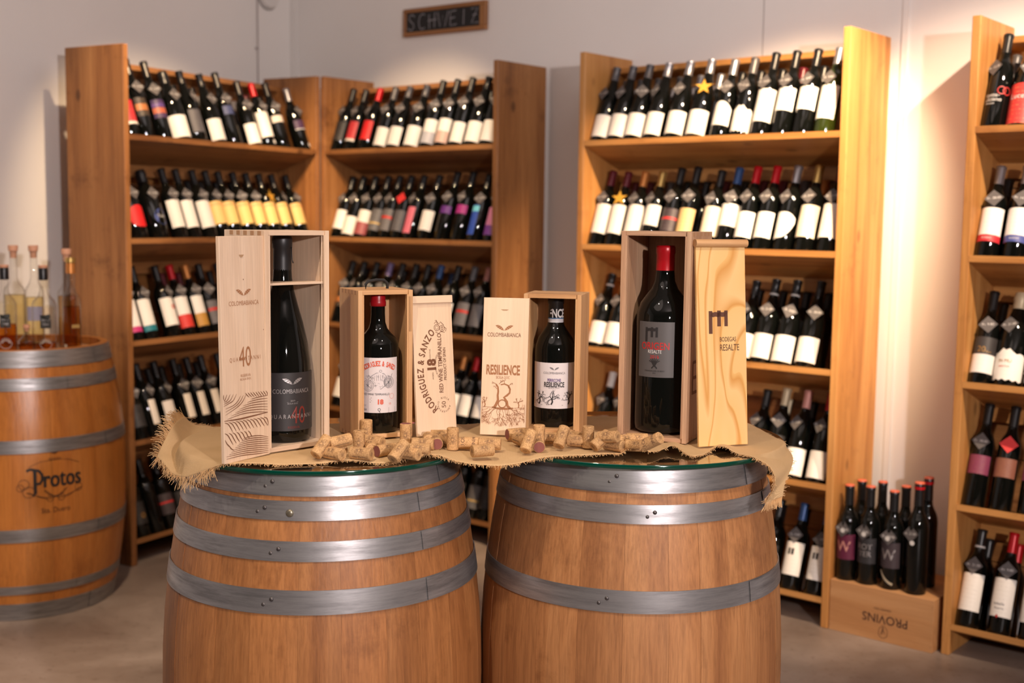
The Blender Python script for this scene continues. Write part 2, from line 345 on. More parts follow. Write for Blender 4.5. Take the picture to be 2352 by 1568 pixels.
def link(name, me, parent=None):
    o = bpy.data.objects.new(name, me); COL.objects.link(o)
    if parent: o.parent = parent
    return o
def tag(o, label, cat, group=None, kind=None):
    o['label'] = label; o['category'] = cat
    if group: o['group'] = group
    if kind: o['kind'] = kind
    return o
def thing(name, label, cat, mtx=None, group=None):
    o = bpy.data.objects.new(name, None); o.empty_display_size = .05; COL.objects.link(o)
    if mtx is not None: o.matrix_world = mtx
    return tag(o, label, cat, group)
def frame(org, ex, ey=None, ez=None):
    ex = Vector((*ex, 0) if len(ex) == 2 else ex).normalized()
    if ez is None: ez = Vector((0, 0, 1))
    ez = (Vector(ez)-ex*ex.dot(Vector(ez))).normalized(); ey = ez.cross(ex)
    m = Matrix.Identity(4)
    for i, v in enumerate((ex, ey, ez)):
        for j in range(3): m[j][i] = v[j]
    m.translation = org; return m
_T = {}
def text2d(s, bold=0):
    if (s, bold) in _T: return _T[s, bold]
    cu = bpy.data.curves.new('t', 'FONT'); cu.body = s; cu.size = 1; cu.resolution_u = 3; cu.offset = bold; cu.align_x = 'CENTER'; cu.align_y = 'CENTER'
    o = bpy.data.objects.new('t', cu); COL.objects.link(o); bpy.context.view_layer.update()
    dg = bpy.context.evaluated_depsgraph_get(); me = bpy.data.meshes.new_from_object(o.evaluated_get(dg))
    r = ([(v.co.x, v.co.y) for v in me.vertices], [tuple(p.vertices) for p in me.polygons])
    bpy.data.objects.remove(o); bpy.data.curves.remove(cu); bpy.data.meshes.remove(me)
    _T[s, bold] = r; return r
class Print:
    """flat print: 2-D shapes later laid on a surface by a mapping fn(x, y) -> point"""
    def __init__(s): s.v = []; s.f = []
    def add(s, v, f): o = len(s.v); s.v += v; s.f += [tuple(i+o for i in q) for q in f]; return s
    def text(s, t, x, y, size, rot=0, sx=1, fit=None, bold=0):
        v, f = text2d(t, bold)
        if fit: w_ = max(a for a, b in v)-min(a for a, b in v); sx = fit/(w_*size)
        c, n = math.cos(rot), math.sin(rot)
        return s.add([(x+(a*sx*c-b*n)*size, y+(a*sx*n+b*c)*size) for a, b in v], f)
    def arc(s, t, cx, cy, R, a0, a1, size, sx=1, inward=False):
        n = len(t)
        for i, ch in enumerate(t):
            if ch == ' ': continue
            a = a0+(a1-a0)*i/max(1, n-1)
            s.text(ch, cx+R*math.cos(a), cy+R*math.sin(a), size, a-PI/2 if not inward else a+PI/2, sx)
        return s
    def line(s, pts, w):
        n = len(pts); V = []
        for i, (x, y) in enumerate(pts):
            a, b = pts[max(0, i-1)], pts[min(n-1, i+1)]
            dx, dy = b[0]-a[0], b[1]-a[1]; L = math.hypot(dx, dy) or 1
            ww = (w(i/(n-1)) if callable(w) else w)/2
            V += [(x-dy/L*ww, y+dx/L*ww), (x+dy/L*ww, y-dx/L*ww)]
        return s.add(V, [(2*i, 2*i+1, 2*i+3, 2*i+2) for i in range(n-1)])
    def circle(s, cx, cy, r, w, n=24, a0=0, a1=2*PI):
        return s.line([(cx+r*math.cos(a0+(a1-a0)*i/n), cy+r*math.sin(a0+(a1-a0)*i/n)) for i in range(n+1)], w)
    def disc(s, cx, cy, r, n=16): return s.poly([(cx+r*math.cos(2*PI*i/n), cy+r*math.sin(2*PI*i/n)) for i in range(n)])
    def poly(s, pts): return s.add(list(pts), [tuple(range(len(pts)))])
    def bird(s, x, y, w):
        for sg in (-1, 1):
            W = [(.015, -.13), (.12, -.11), (.27, -.04), (.40, .05), (.50, .155), (.36, .165), (.24, .135), (.14, .07), (.06, -.02)]
            low = W[:5]; upp = [W[0], W[8], W[7], W[6], W[5]]
            for k in range(5):
                for t0, t1 in ((k/5, (k+.86)/5),):
                    f = lambda L, t: (L[min(3, int(t*4))][0]+(L[min(3, int(t*4))+1][0]-L[min(3, int(t*4))][0])*(t*4-min(3, int(t*4))), L[min(3, int(t*4))][1]+(L[min(3, int(t*4))+1][1]-L[min(3, int(t*4))][1])*(t*4-min(3, int(t*4))))
                    q = [f(low, t0), f(low, t1), f(upp, t1), f(upp, t0)]; q = [(x+sg*w*a, y+w*b_) for a, b_ in q]
                    s.poly(q if sg > 0 else q[::-1])
        return s
    def arctext(s, t, cx, cy, R, amid, size, sx=1, bold=0, sp=.12, flip=1):
        ws = []
        for ch in t:
            if ch == ' ': ws.append(.3); continue
            v, f = text2d(ch, bold); ws.append(max(a for a, b in v)-min(a for a, b in v)+sp)
        tot = sum(ws)*size*sx; pos = -tot/2
        for ch, w_ in zip(t, ws):
            c_ = pos+w_*size*sx/2; pos += w_*size*sx
            if ch == ' ': continue
            a = amid-flip*c_/R; s.text(ch, cx+R*math.cos(a), cy+R*math.sin(a), size, a-flip*PI/2, sx, bold=bold)
        return s
    def build(s, name, m, parent, fn, clip=None):
        f = s.f
        if clip: f = [q for q in f if all(clip(*s.v[i]) for i in q)]
        b = MB(); b.v = [tuple(fn(x, y)) for x, y in s.v]; b.f = f
        return b.build(name, m, parent)
def cylmap(R, az=0, z0=0, c=(0, 0)):   # az measured from local -Y towards +X
    return lambda x, y: (c[0]+R*math.sin(az+x/R), c[1]-R*math.cos(az+x/R), z0+y)
def patch(R, half, z0, z1, az=0, n=12, top=None, bot=None, th=0):
    """curved label; top/bot: fn(u in -1..1)->dz"""
    b = MB(); b.uv = []
    rows = 1 if not (top or bot) else 4
    for i in range(n+1):
        u = -1+2*i/n; a = az+u*half
        lo = z0+(bot(u) if bot else 0); hi = z1+(top(u) if top else 0)
        for k in range(rows+1):
            z = lo+(hi-lo)*k/rows
            b.v.append((R*math.sin(a), -R*math.cos(a), z)); b.uv.append((i/n, (z-z0)/(z1-z0)))
    q = rows+1
    for i in range(n):
        for k in range(rows): b.f.append((i*q+k, (i+1)*q+k, (i+1)*q+k+1, i*q+k+1))
    return b
# ------------------------------------------------------------------ room
P0 = Vector((-1.226, 6.737, 0)); eA = Vector((.489, .873, 0)).normalized(); eB = Vector((.7675, -.641, 0)).normalized(); nB = Vector((.641, .7675, 0)).normalized(); nA = Vector((-.873, .489, 0)).normalized(); P0 = P0+nB*.037
A_end = P0-eA*11; B_end = P0+eB*8.5; F_r = B_end-nB*9; F_l = Vector((A_end.x+1.2, F_r.y-1, 0))
RH = 3.3
corners = [P0, B_end, F_r, F_l, A_end]
b = MB(); b.add([(*c.xy, 0) for c in corners], [(4, 3, 2, 1, 0)]); b.add([(*c.xy, -.1) for c in corners], [(0, 1, 2, 3, 4)])
o = b.build('floor', CONCRETE); o['kind'] = 'structure'
b = MB(); b.add([(*c.xy, RH) for c in corners], [(0, 1, 2, 3, 4)]); b.add([(*c.xy, RH+.1) for c in corners], [(4, 3, 2, 1, 0)])
o = b.build('ceiling', mat('ceiling_paint', (.5, .46, .44), .9)); o['kind'] = 'structure'
for nm, a, c in (('wall_back', P0, B_end), ('wall_right', B_end, F_r), ('wall_front', F_r, F_l), ('wall_side', F_l, A_end), ('wall_left', A_end, P0)):
    e = (c-a); L = e.length; e.normalize(); out = Vector((-e.y, e.x, 0))
    cen = sum(corners, Vector())/5
    if (cen-a).dot(out) > 0: out = -out
    b = MB(); V = []
    for p in (a, c, c+out*.15, a+out*.15): V += [(p.x, p.y, 0), (p.x, p.y, RH)]
    b.add(V, [(0, 1, 3, 2), (2, 3, 5, 4), (4, 5, 7, 6), (6, 7, 1, 0), (0, 2, 4, 6), (1, 7, 5, 3)])
    o = b.build(nm, PLASTER if nm in ('wall_back', 'wall_left') else mat('unseen_wall_dark', (.26, .20, .16), .8)); o['kind'] = 'structure'  # unseen walls get a dark tone to cut bounced light
TRIM = mat('white_trim', (.74, .71, .68), .5)
nAi = Vector((.873, -.489, 0))
def wall_strip(name, base, e, inward, w_, d, z0, z1, m=TRIM):
    b = MB(); p = Vector(base)
    V = []
    for q in (p, p+e*w_, p+e*w_+inward*d, p+inward*d): V += [(q.x, q.y, z0), (q.x, q.y, z1)]
    b.add(V, [(0, 2, 3, 1), (2, 4, 5, 3), (4, 6, 7, 5), (6, 0, 1, 7), (0, 6, 4, 2), (1, 3, 5, 7)])
    o = b.build(name, m); return o
o = wall_strip('trim_1', P0-eA*.045, eA, nAi, .04, .03, 0, RH); o['kind'] = 'structure'
# cable down the left wall
q = atplane(590, 100, (*P0.xy, 0), nA)
b = MB(); b.tube([(q.x+nAi.x*.006, q.y+nAi.y*.006, z) for z in (2.05, 2.3, 2.6, 3.28)], .004, 6)
for z in (2.33, 2.9): b.box((q.x-.008, q.y-.014, z), (q.x+.010, q.y+.004, z+.012))
tag(b.build('cable', mat('grey_cable', (.42, .37, .35), .6)), 'thin pale cable running down the white wall near the corner', 'cable')
q = atplane(613, -12, (*P0.xy, 0), nA)
t = thing('smoke_detector', 'round white fixture on left wall at top edge of frame', 'fixture', frame(q, -eA, ez=(0, 0, 1)))
# disc facing into the room: local +y points out of the wall
b = MB(); b.lathe([(0, 0), (.075, 0), (.075, .012), (.066, .03), (.03, .036), (0, .036)], 32); b.v = [(x, z if True else 0, y) for x, y, z in b.v]
t.matrix_world = frame(q, eA.cross(Vector((0, 0, 1))).cross(Vector((0, 0, 1))), ez=(0, 0, 1))
ey = t.matrix_world.to_3x3() @ Vector((0, 1, 0))
if ey.dot(nAi) < 0: b.v = [(x, -y, z) for x, y, z in b.v]
b.build('housing', TRIM, t, 40)
b = MB(); b.lathe([(.076, .004), (.080, .004), (.080, .010), (.076, .010)], 32); b.v = [(x, (z if ey.dot(nAi) > 0 else -z), y) for x, y, z in b.v]; b.build('rim_ring', mat('grey_plastic', (.35, .33, .32), .5), t, 40)
# seam strips on the back wall
q = atplane(1753, 50, (*P0.xy, 0), nB); o = wall_strip('trim_2', q, eB, -nB, .004, .0015, 0, RH, mat('joint_grey', (.45, .42, .4), .8)); o['kind'] = 'structure'
q = atplane(2046, 700, (*(P0).xy, 0), nB); 
o = wall_strip('trim_3', q, eB, -nB, .022, .007, 0, RH, PLASTER); o['kind'] = 'structure'
# ------------------------------------------------------------------ racks
SH = [1.793, 1.37, .948, .53, .112]; TILT = math.radians(20); DEP = .335; HT = 2.15; TH = .028
class Rack:
    def __init__(s, name, org, e, W, label, RACK=RACK):
        s.name = name; s.e = Vector((*e, 0)).normalized(); s.n = Vector((-s.e.y, s.e.x, 0)); s.W = W; s.o = Vector((*org, 0))
        s.m = frame(s.o, s.e)
        t = thing('wine_rack', label, 'rack', s.m, 'wooden wine racks along the walls'); s.t = t
        for i, x in enumerate((0, W-TH)):
            MB().box((x, 0, 0), (x+TH, DEP, HT), .002).build('side_panel', RACK['z'], t)
        for k, z in enumerate(SH):
            # slanted shelf: runs down to the back
            L = .262; b = MB(); T = .022
            fn = lambda x, y, u: (u, x, y)
            c, n_ = math.cos(TILT), math.sin(TILT)
            b.prism([(0, z), (0, z-T), (L*c, z-T-L*n_), (L*c, z-L*n_)], TH, W-TH, fn)
            b.build('shelf', RACK['x'], t)
            b = MB(); b.box((TH, L*c+.002, z-L*n_-.075), (W-TH, L*c+.026, z-L*n_+.012), .002); b.build('batten', RACK['x'], t)
        z = .0; hs = [.19]*11; zz = .08
        for h in hs:
            if zz+h > HT-.05: break
            MB().box((TH, DEP-.020, zz), (W-TH, DEP-.004, zz+h-.004), .002).build('back_board', BACKW['x'], t); zz += h
        # crown rail, tilted
        mt = Matrix.Translation((0, DEP-.03, HT-.075)) @ Matrix.Rotation(math.radians(-18), 4, 'X')
        MB().box((TH, -.07, -.012), (W-TH, .03, .014), .002, mt).build('top_rail', RACK['x'], t)
        MB().box((TH, DEP-.028, HT-.13), (W-TH, DEP-.004, HT-.05), .002).build('back_rail', RACK['x'], t)
    def at(s, sx, dep, z): return s.m @ Vector((sx, dep, z))
    def s_of(s, px, py, dep):
        p = atplane(px, py, s.o+s.n*dep, s.n); return (p-s.o).dot(s.e)
RA = Rack('left corner rack', (-1.577, 4.978), (.489, .873), 1.262, 'brown pine wine rack standing on the left wall behind the branded barrel')
RB = Rack('middle rack', (-.956, 6.078), (.7675, -.641), 1.149, 'brown pine wine rack in the room corner, below left of the chalkboard')
RC = Rack('right rack', (.263, 5.075), (.761, -.648), 1.180, 'honey pine wine rack on the back wall, left of the low bottle crate', RACK_L)
RD = Rack('far right rack', (1.491, 4.07), (.7675, -.641), 1.15, 'honey pine wine rack cut off by the right edge of the picture', RACK_L)
# ------------------------------------------------------------------ bottles
PROF = {
 'bord': (.0372, [(0, .0), (.034, 0), (.0372, .004), (.0372, .170), (.0368, .180), (.0352, .190), (.0320, .1995), (.0270, .208), (.0218, .2155), (.0180, .224), (.0160, .235), (.0152, .250), (.0152, .288), (.0166, .2885), (.0166, .2965), (.0150, .298), (0, .298)], .238),
 'burg': (.0410, [(0, 0), (.037, 0), (.0410, .004), (.0410, .140), (.0400, .155), (.0360, .175), (.0290, .197), (.0215, .218), (.0172, .238), (.0155, .255), (.0155, .288), (.0168, .289), (.0168, .2965), (.0145, .298), (0, .298)], .245),
 'fat': (.0480, [(0, 0), (.044, 0), (.0480, .004), (.0480, .150), (.0460, .175), (.0400, .195), (.0290, .215), (.0220, .235), (.0215, .262), (.0240, .272), (.0200, .290), (0, .292)], .24)}
PROF = {k: (r, [(a, z*1.11) for a, z in p], c*1.11) for k, (r, p, c) in PROF.items()}
BODY = {}; CAPME = {}
def bottle_meshes(kind, hs, glass):
    k = (kind, hs, glass.name)
    if k not in BODY:
        r, pr, cz = PROF[kind]; BODY[k] = MB().lathe([(a, z*hs) for a, z in pr], 22).mesh('bottle_glass', glass, 50)
    return BODY[k]
def cap_mesh(kind, hs, c):
    k = (kind, hs, c)
    if k not in CAPME:
        r, pr, cz = PROF[kind]; pts = [(a+.0008, z*hs) for a, z in pr[1:] if z > cz-.001]; top = pr[-1][1]*hs
        pts = [(rr_at(kind, cz)+.0008, cz*hs)]+pts+[(0, top+.0012)]
        CAPME[k] = MB().lathe(pts, 18).mesh('capsule', CAPS[c], 50)
    return CAPME[k]
def rr_at(kind, z):
    pr = PROF[kind][1]
    for (a, z0), (b_, z1) in zip(pr[1:], pr[2:]):
        if z0 <= z <= z1 and z1 > z0: return a+(b_-a)*(z-z0)/(z1-z0)
    return pr[-2][0]
# label styles: z0, z1, half angle, paper colour, ink, amount, bands[(lo,hi,colour)], words
W_ = (.80, .77, .72)
LS = {
 'W': (.045, .135, 70, W_, (.35, .3, .28), .35, [], 'white label'),
 'WL': (.020, .105, 75, (.78, .74, .69), (.4, .36, .33), .5, [], 'low white label'),
 'WH': (.085, .165, 75, W_, (.4, .36, .33), .4, [], 'high white label'),
 'WT': (.050, .165, 75, (.80, .76, .70), (.35, .3, .28), .35, [], 'tall white label'),
 'WB': (.015, .105, 80, W_, (.4, .36, .33), .15, [], 'broad plain white label'),
 'WN': (.050, .150, 34, (.74, .68, .61), (.3, .25, .2), .4, [], 'narrow white label'),
 'WQ': (.050, .135, 62, (.72, .68, .66), (.5, .35, .2), .2, [], 'square white label'),
 'C': (.050, .160, 72, (.72, .64, .50), (.45, .3, .2), .4, [], 'cream label'),
 'CS': (.120, .150, 75, (.66, .58, .50), (.4, .3, .25), .2, [], 'short cream label'),
 'Y': (.065, .165, 76, (.82, .56, .20), (.6, .2, .06), .35, [(.80, .93, (.78, .42, .16))], 'yellow label'),
 'T': (.030, .145, 74, (.62, .43, .20), (.2, .12, .04), .5, [], 'tan label'),
 'R': (.050, .140, 60, (.62, .01, .012), (.15, .0, .0), .3, [], 'red label'),
 'RW': (.045, .140, 62, (.45, .02, .03), (.7, .6, .3), .35, [(.0, .12, (.6, .55, .5))], 'red and gold label'),
 'G': (.040, .135, 66, (.085, .080, .09), (.4, .38, .36), .6, [], 'grey label'),
 'GG': (.040, .140, 62, (.10, .095, .10), (.5, .5, .5), .5, [(.30, .38, (.5, .34, .12))], 'grey label with gold band'),
 'GR': (.040, .140, 62, (.12, .11, .115), (.5, .5, .5), .4, [(.55, .68, (.5, .03, .02))], 'grey label with red band'),
 'DR': (.060, .145, 76, (.05, .035, .04), (.3, .25, .25), .5, [(.52, .62, (.55, .03, .03))], 'dark label with red band'),
 'BL': (.125, .160, 60, (.06, .075, .18), (.4, .4, .5), .3, [], 'high blue label'),
 'BN': (.030, .160, 32, (.01, .06, .36), (.3, .2, .6), .6, [(.78, .97, (.15, .55, .68))], 'narrow blue label'),
 'PK': (.030, .150, 34, (.68, .16, .22), (.4, .05, .2), .5, [], 'narrow pink label'),
 'PV': (.030, .150, 60, (.60, .22, .40), (.2, .05, .4), .6, [(.0, .35, (.16, .04, .26))], 'pink and violet label'),
 'V': (.118, .150, 60, (.10, .015, .19), (.5, .3, .6), .4, [], 'small purple label'),
 'M': (.118, .155, 60, (.30, .01, .17), (.6, .3, .6), .4, [], 'small magenta label'),
 'VI': (.080, .150, 66, (.04, .02, .08), (.5, .2, .2), .7, [(.25, .55, (.40, .10, .05)), (.6, .8, (.10, .05, .2))], 'purple patterned label'),
 'PA': (.080, .150, 66, (.03, .022, .018), (.5, .3, .1), .7, [(.3, .65, (.38, .14, .04))], 'black and gold patterned label'),
 'PU': (.100, .145, 66, (.055, .02, .07), (.5, .4, .5), .5, [(.0, .08, (.6, .6, .6))], 'purple label'),
 'MG': (.035, .165, 70, (.76, .72, .68), (.4, .36, .33), .2, [(.0, .17, (.50, .03, .17))], 'white label with magenta base'),
 'TE': (.035, .165, 70, (.72, .69, .64), (.4, .36, .33), .3, [(.0, .18, (.01, .16, .20))], 'white label with teal base'),
 'RE': (.035, .165, 70, (.80, .77, .72), (.4, .36, .33), .2, [(.0, .42, (.62, .04, .03))], 'white and red label'),
 'GO': (.035, .165, 70, (.80, .77, .72), (.4, .36, .33), .2, [(.0, .42, (.50, .26, .05))], 'white and gold label'),
 'MB': (.020, .135, 74, (.74, .69, .64), (.4, .36, .33), .3, [(.0, .50, (.30, .07, .075))], 'white and maroon label'),
 'GB': (.020, .125, 74, W_, (.4, .36, .33), .1, [(.0, .48, (.42, .42, .46))], 'white and grey label'),
 'PB': (.020, .125, 74, W_, (.4, .36, .33), .1, [(.0, .48, (.55, .38, .32))], 'white and blush label'),
 'DW': (.035, .150, 76, (.78, .74, .70), (.4, .36, .33), .2, [(.52, 1.0, (.04, .035, .035))], 'black and white label'),
 'WR': (.050, .160, 76, (.80, .77, .74), (.3, .28, .26), .3, [(.0, .20, (.50, .02, .03))], 'white label with red base'),
 'WU': (.050, .160, 76, (.80, .77, .74), (.3, .28, .26), .3, [(.0, .20, (.06, .08, .28))], 'white label with blue base'),
 'BR': (.010, .140, 80, (.62, .04, .035), (.7, .5, .2), .4, [], 'large red label'),
 'PR': (.095, .150, 68, (.20, .035, .08), (.5, .3, .1), .5, [], 'plum label'),
 'BW': (.095, .150, 68, (.22, .08, .05), (.5, .3, .1), .5, [], 'bronze label'),
 'K': (.050, .140, 66, (.018, .016, .017), (.35, .28, .2), .5, [], 'black label'),
 '-': None}
LAB = {}
def wavy(n, a): return lambda u: a*math.cos(u*PI*n)-(.012 if abs(u) > .93 else 0)
SHAPES = {'dome': (lambda u: -.030*u*u, None), 'ornate': (lambda u: -.008*(u*u)-.004*math.cos(u*PI*4)+(.010 if abs(u) < .2 else 0), lambda u: .004+.003*math.cos(u*PI*6)), 'half': (lambda u: -.02*max(0, u)**2, lambda u: .055*max(0, u)**2+.006*u),
          'oval': (lambda u: .04*(math.sqrt(max(0, 1-u*u))-1), lambda u: .04*(1-math.sqrt(max(0, 1-u*u))))}
def labels(kind, hs, key, shape=None):
    k = (kind, hs, key, shape)
    if k not in LAB:
        z0, z1, half, col, ink, amt, bands, words = LS[key]; R = PROF[kind][0]+.0006; half = math.radians(half)
        z0, z1 = z0*1.08, z1*1.08
        if kind == 'burg': z1 = min(z1, .150)
        if kind == 'bord': z1 = min(z1, .198)
        tp, bt = SHAPES[shape] if shape else (None, None)
        L = [patch(R, half, z0*hs, z1*hs, 0, 12, tp, bt).mesh('label', paper('label_paper_'+key, col, ink, amt), True)]
        for lo, hi, c in bands:
            zz0, zz1 = z0+(z1-z0)*lo, z0+(z1-z0)*hi
            L.append(patch(R+.0004, half, zz0*hs, zz1*hs, 0, 10).mesh('label_band', mat('band_%d_%d_%d' % tuple(int(x*99) for x in c), c, .5), True))
        LAB[k] = L
    return LAB[k]
PRICES = ['Fr. 9.80', 'Fr. 12.50', 'Fr. 8.80', 'Fr. 21.00', 'Fr. 14.90', 'Fr. 38.00']
def tag_mesh(h, m, star=False):
    b = MB()
    if star:
        pts = []
        for i in range(10): a = PI/2+i*PI/5; r = h*1.05 if i % 2 == 0 else h*.42; pts.append((r*math.cos(a), r*math.sin(a)))
    else: pts = [(0, -h), (h, 0), (0, h), (-h, 0)]
    b.prism(pts, -.0005, .0005, lambda x, y, t: (x, t, y)); return b.mesh('price_tag', m)
TAGME = {'t': tag_mesh(.031, TAGM), 'r': tag_mesh(.031, TAGRED), 's': tag_mesh(.034, TAGGOLD, True)}
PRME = []
for p_ in PRICES:
    v, f = text2d(p_); b = MB(); b.v = [(x*.0125, -.0009, y*.0125) for x, y in v]; b.f = f; PRME.append(b.mesh('price', CHALK))
SEAL = {}
def seal(kind, parent, z, az=.35, r=.011, m=None):
    P = Print(); P.disc(0, 0, r); P.build('seal', m or CAPS['w'], parent, cylmap(PROF[kind][0]+.0012, az, z))
ORD = ['first', 'second', 'third', 'fourth', 'fifth', 'sixth', 'seventh', 'eighth', 'ninth', 'tenth', 'eleventh', 'twelfth', 'thirteenth', 'fourteenth', 'fifteenth']
SHN = ['top', 'second', 'third', 'fourth', 'bottom']
def bottle(mtx, kind, cap, lab, label, group, hs=1.0, shape=None, tg='t', az=0, glass=None, tz=.205):
    t = thing('wine_bottle', label, 'bottle', mtx @ Matrix.Rotation(az, 4, 'Z'), group)
    link('bottle_glass', bottle_meshes(kind, hs, glass or BLACKGLASS), t)
    link('capsule', cap_mesh(kind, hs, cap), t)
    if lab != '-':
        L = labels(kind, hs, lab, shape); lo = link('label', L[0], t)
        for x in L[1:]: link('label_band', x, lo)
    if tg:
        r = rr_at(kind, tz); g = link('price_tag', TAGME[tg], t)
        ja = rnd.uniform(-.35, .35)
        rr = PROF[kind][0]*.80+.008
        g.matrix_local = Matrix.Rotation(ja, 4, 'Z') @ Matrix.Translation((0, -rr, tz*hs)) @ Matrix.Rotation(-.12, 4, 'X') @ Matrix.Rotation(rnd.uniform(-.2, .2), 4, 'Y')
        if tg == 't': link('price', PRME[rnd.randrange(len(PRME))], g)
    return t
def lean(rk, s_, dep):
    c, n_ = math.cos(TILT), math.sin(TILT); U = Vector((0, 0, 1))
    z = rk.shz-dep*math.tan(TILT)+.0012
    zz = U*c+rk.n*n_; yy = rk.n*c-U*n_
    m = Matrix.Identity(4)
    for i, v in enumerate((rk.e, yy, zz)):
        for j in range(3): m[j][i] = v[j]
    m.translation = rk.o+rk.e*s_+rk.n*dep+Vector((0, 0, z)); return m
def fill(rk, k, front, back='', yb=None):
    """front: (px of foot, kind, capsule, label[, opts]); back: string 'px:cap px:cap' of capsule tops"""
    rk.shz = SH[k]; grp = 'wine bottles on the %s shelf of the %s' % (SHN[k], rk.name)
    used = []
    for i, it in enumerate(front):
        px, kind, cap, lab = it[:4]; op = it[4] if len(it) > 4 else {}
        R = PROF[kind][0]; dep = .008+R
        p = rk.at(0, dep, rk.shz); s_ = rk.s_of(px, yb[0]+(yb[1]-yb[0])*(px-yb[2])/(yb[3]-yb[2]), dep)
        s_ = max(s_, TH+R+.002, (used[-1][0]+used[-1][1]+R+.0005) if used else 0); s_ = min(s_, rk.W-TH-R-.002)
        used.append((s_, R)); op = dict(op)
        w_ = LS[lab][7] if lab != '-' else 'no front label'
        if op.get('shape') == 'ornate': w_ = 'ornate white label'
        if op.get('shape') == 'dome': w_ = 'domed white label'
        if op.get('shape') == 'half': w_ = 'curved white label'
        if op.get('tg') == 'r': w_ += ', red tag'
        if op.get('tg') == 's': w_ += ', gold star tag'
        words = '%s, %s cap' % (op.pop('w', w_), CAPN[cap])
        sl = op.pop('seal', None); ex = op.pop('extra', None)
        t = bottle(lean(rk, s_, dep), kind, cap, lab, '%s, %s from left, %s shelf, %s' % (words, ORD[i], SHN[k], rk.name), grp, az=rnd.uniform(-.12, .12), **op)
        if sl: seal(kind, t, .028, .3)
        if ex: ex(t)
    for i, it in enumerate(back.split()):
        px, cap = it.split(':'); px = float(px); R = .0372; dep = .008+.078+R+.003+(.021 if any(f[1] == 'fat' for f in front) else .006)
        c, n_ = math.cos(TILT), math.sin(TILT); hs = .97
        # plane of the capsule tops
        zt = 0; dt = dep+.32*n_
        y = yb[0]-60
        p = atplane(px, y, rk.o+rk.n*dt, rk.n); s_ = (p-rk.o).dot(rk.e); s_ = min(max(s_, TH+R+.002), rk.W-TH-R-.002)
        if i and s_-last < 2*R+.001: s_ = last+2*R+.001
        if s_ > rk.W-TH-R-.001: continue
        last = s_
        bottle(lean(rk, s_, dep), 'bord', cap, '-', 'back-row bottle, %s cap, %s from left, %s shelf, %s' % (CAPN[cap], ORD[i], SHN[k], rk.name), grp+', back row', hs=hs, tg=None)
B, G, T_ = 'bord', 'burg', 'fat'
def txt(spec, kind='bord'):
    def f(t):
        for s_, x, y, size, m_ in spec:
            P = Print(); P.text(s_, x, y, size); P.build('lettering', m_, t, cylmap(PROF[kind][0]+.0014, 0, 0))
    return f
# left corner rack
fill(RA, 0, [(304, B, 'k', 'RW', dict(hs=1.04)), (338, B, 'k', 'PA', dict(hs=1.08)), (379, B, 'k', 'VI', dict(hs=1.08)), (417, T_, 'k', 'WB', dict(hs=1.02)), (457, G, 'k', 'G', dict(hs=1.03)), (502, G, 'k', 'WB', dict(hs=1.03)),
             (540, B, 'k', 'BL', dict(hs=1.08)), (586, B, 'k', 'WB'), (619, B, 'r', 'WT', dict(seal=1)), (652, B, 'k', 'CS', dict(hs=1.04)), (702, B, 's', 'PU', dict(seal=1))],
     '313:k 354:k 396:k 439:k 470:k 517:k 563:d 594:k 637:s', (305, 343, 293, 728))
def roundl(t):
    P = Print(); P.disc(0, 0, .036, 24); P.build('label', mat('blue_round_label', (.05, .08, .28), .5), t, cylmap(PROF['fat'][0]+.0008, .1, .10))
    P = Print(); P.text('Tomb', 0, 0, .020); P.build('lettering', WHITEINK, t, cylmap(PROF['fat'][0]+.0016, .1, .102))
fill(RA, 1, [(319, T_, 'r', 'R', dict(shape='oval')), (366, T_, 'k', '-', dict(extra=roundl, w='round blue label')), (415, B, 'k', 'WT'), (447, B, 'k', 'WT'), (484, B, 'k', 'WT'), (514, B, 'k', 'Y'), (543, B, 'k', 'Y'), (576, B, 'k', 'Y'), (606, B, 'k', 'Y'), (635, B, 'k', 'Y', dict(tg='s')), (664, B, 'k', 'Y'), (696, B, 'k', 'Y')],
     '430:k 460:k 495:k 530:k 565:k 600:k 630:k', (547, 553, 300, 700))
def redspot(t):
    P = Print(); P.disc(0, 0, .011); P.build('label_mark', ORANGEINK, t, cylmap(PROF['bord'][0]+.0014, .25, .135))
fill(RA, 2, [(313, B, 'k', 'MG'), (347, B, 'k', 'TE'), (400, B, 'k', 'WT', dict(extra=redspot, w='white label with orange spot')), (433, B, 'r', 'RE'), (468, B, 'o', 'GO'), (499, B, 'k', 'GR'), (540, B, 'k', 'W')],
     '306:k 372:d 410:d 455:k 480:k', (778, 763, 305, 500))
fill(RA, 3, [(325, B, 'g', 'K'), (357, B, 'k', 'WN'), (397, B, 'k', 'WQ'), (440, B, 'k', 'WN'), (471, B, 'k', 'WN'), (503, B, 'k', 'WN'), (540, B, 'k', 'W')],
     '340:k 370:k 410:k 450:k', (1008, 975, 310, 500))
def goldmark(t):
    P = Print(); P.disc(0, 0, .012); P.build('label_mark', GOLDINK, t, cylmap(PROF['bord'][0]+.0014, .1, .09))
fill(RA, 4, [(329, B, 'k', 'K', dict(tg=None, extra=goldmark, w='black label with gold disc')), (362, B, 'k', '-', dict(tg=None)), (395, B, 'k', 'DR', dict(tg=None)), (428, B, 'k', 'K', dict(tg=None))], '350:k 385:k', (1240, 1217, 313, 395))
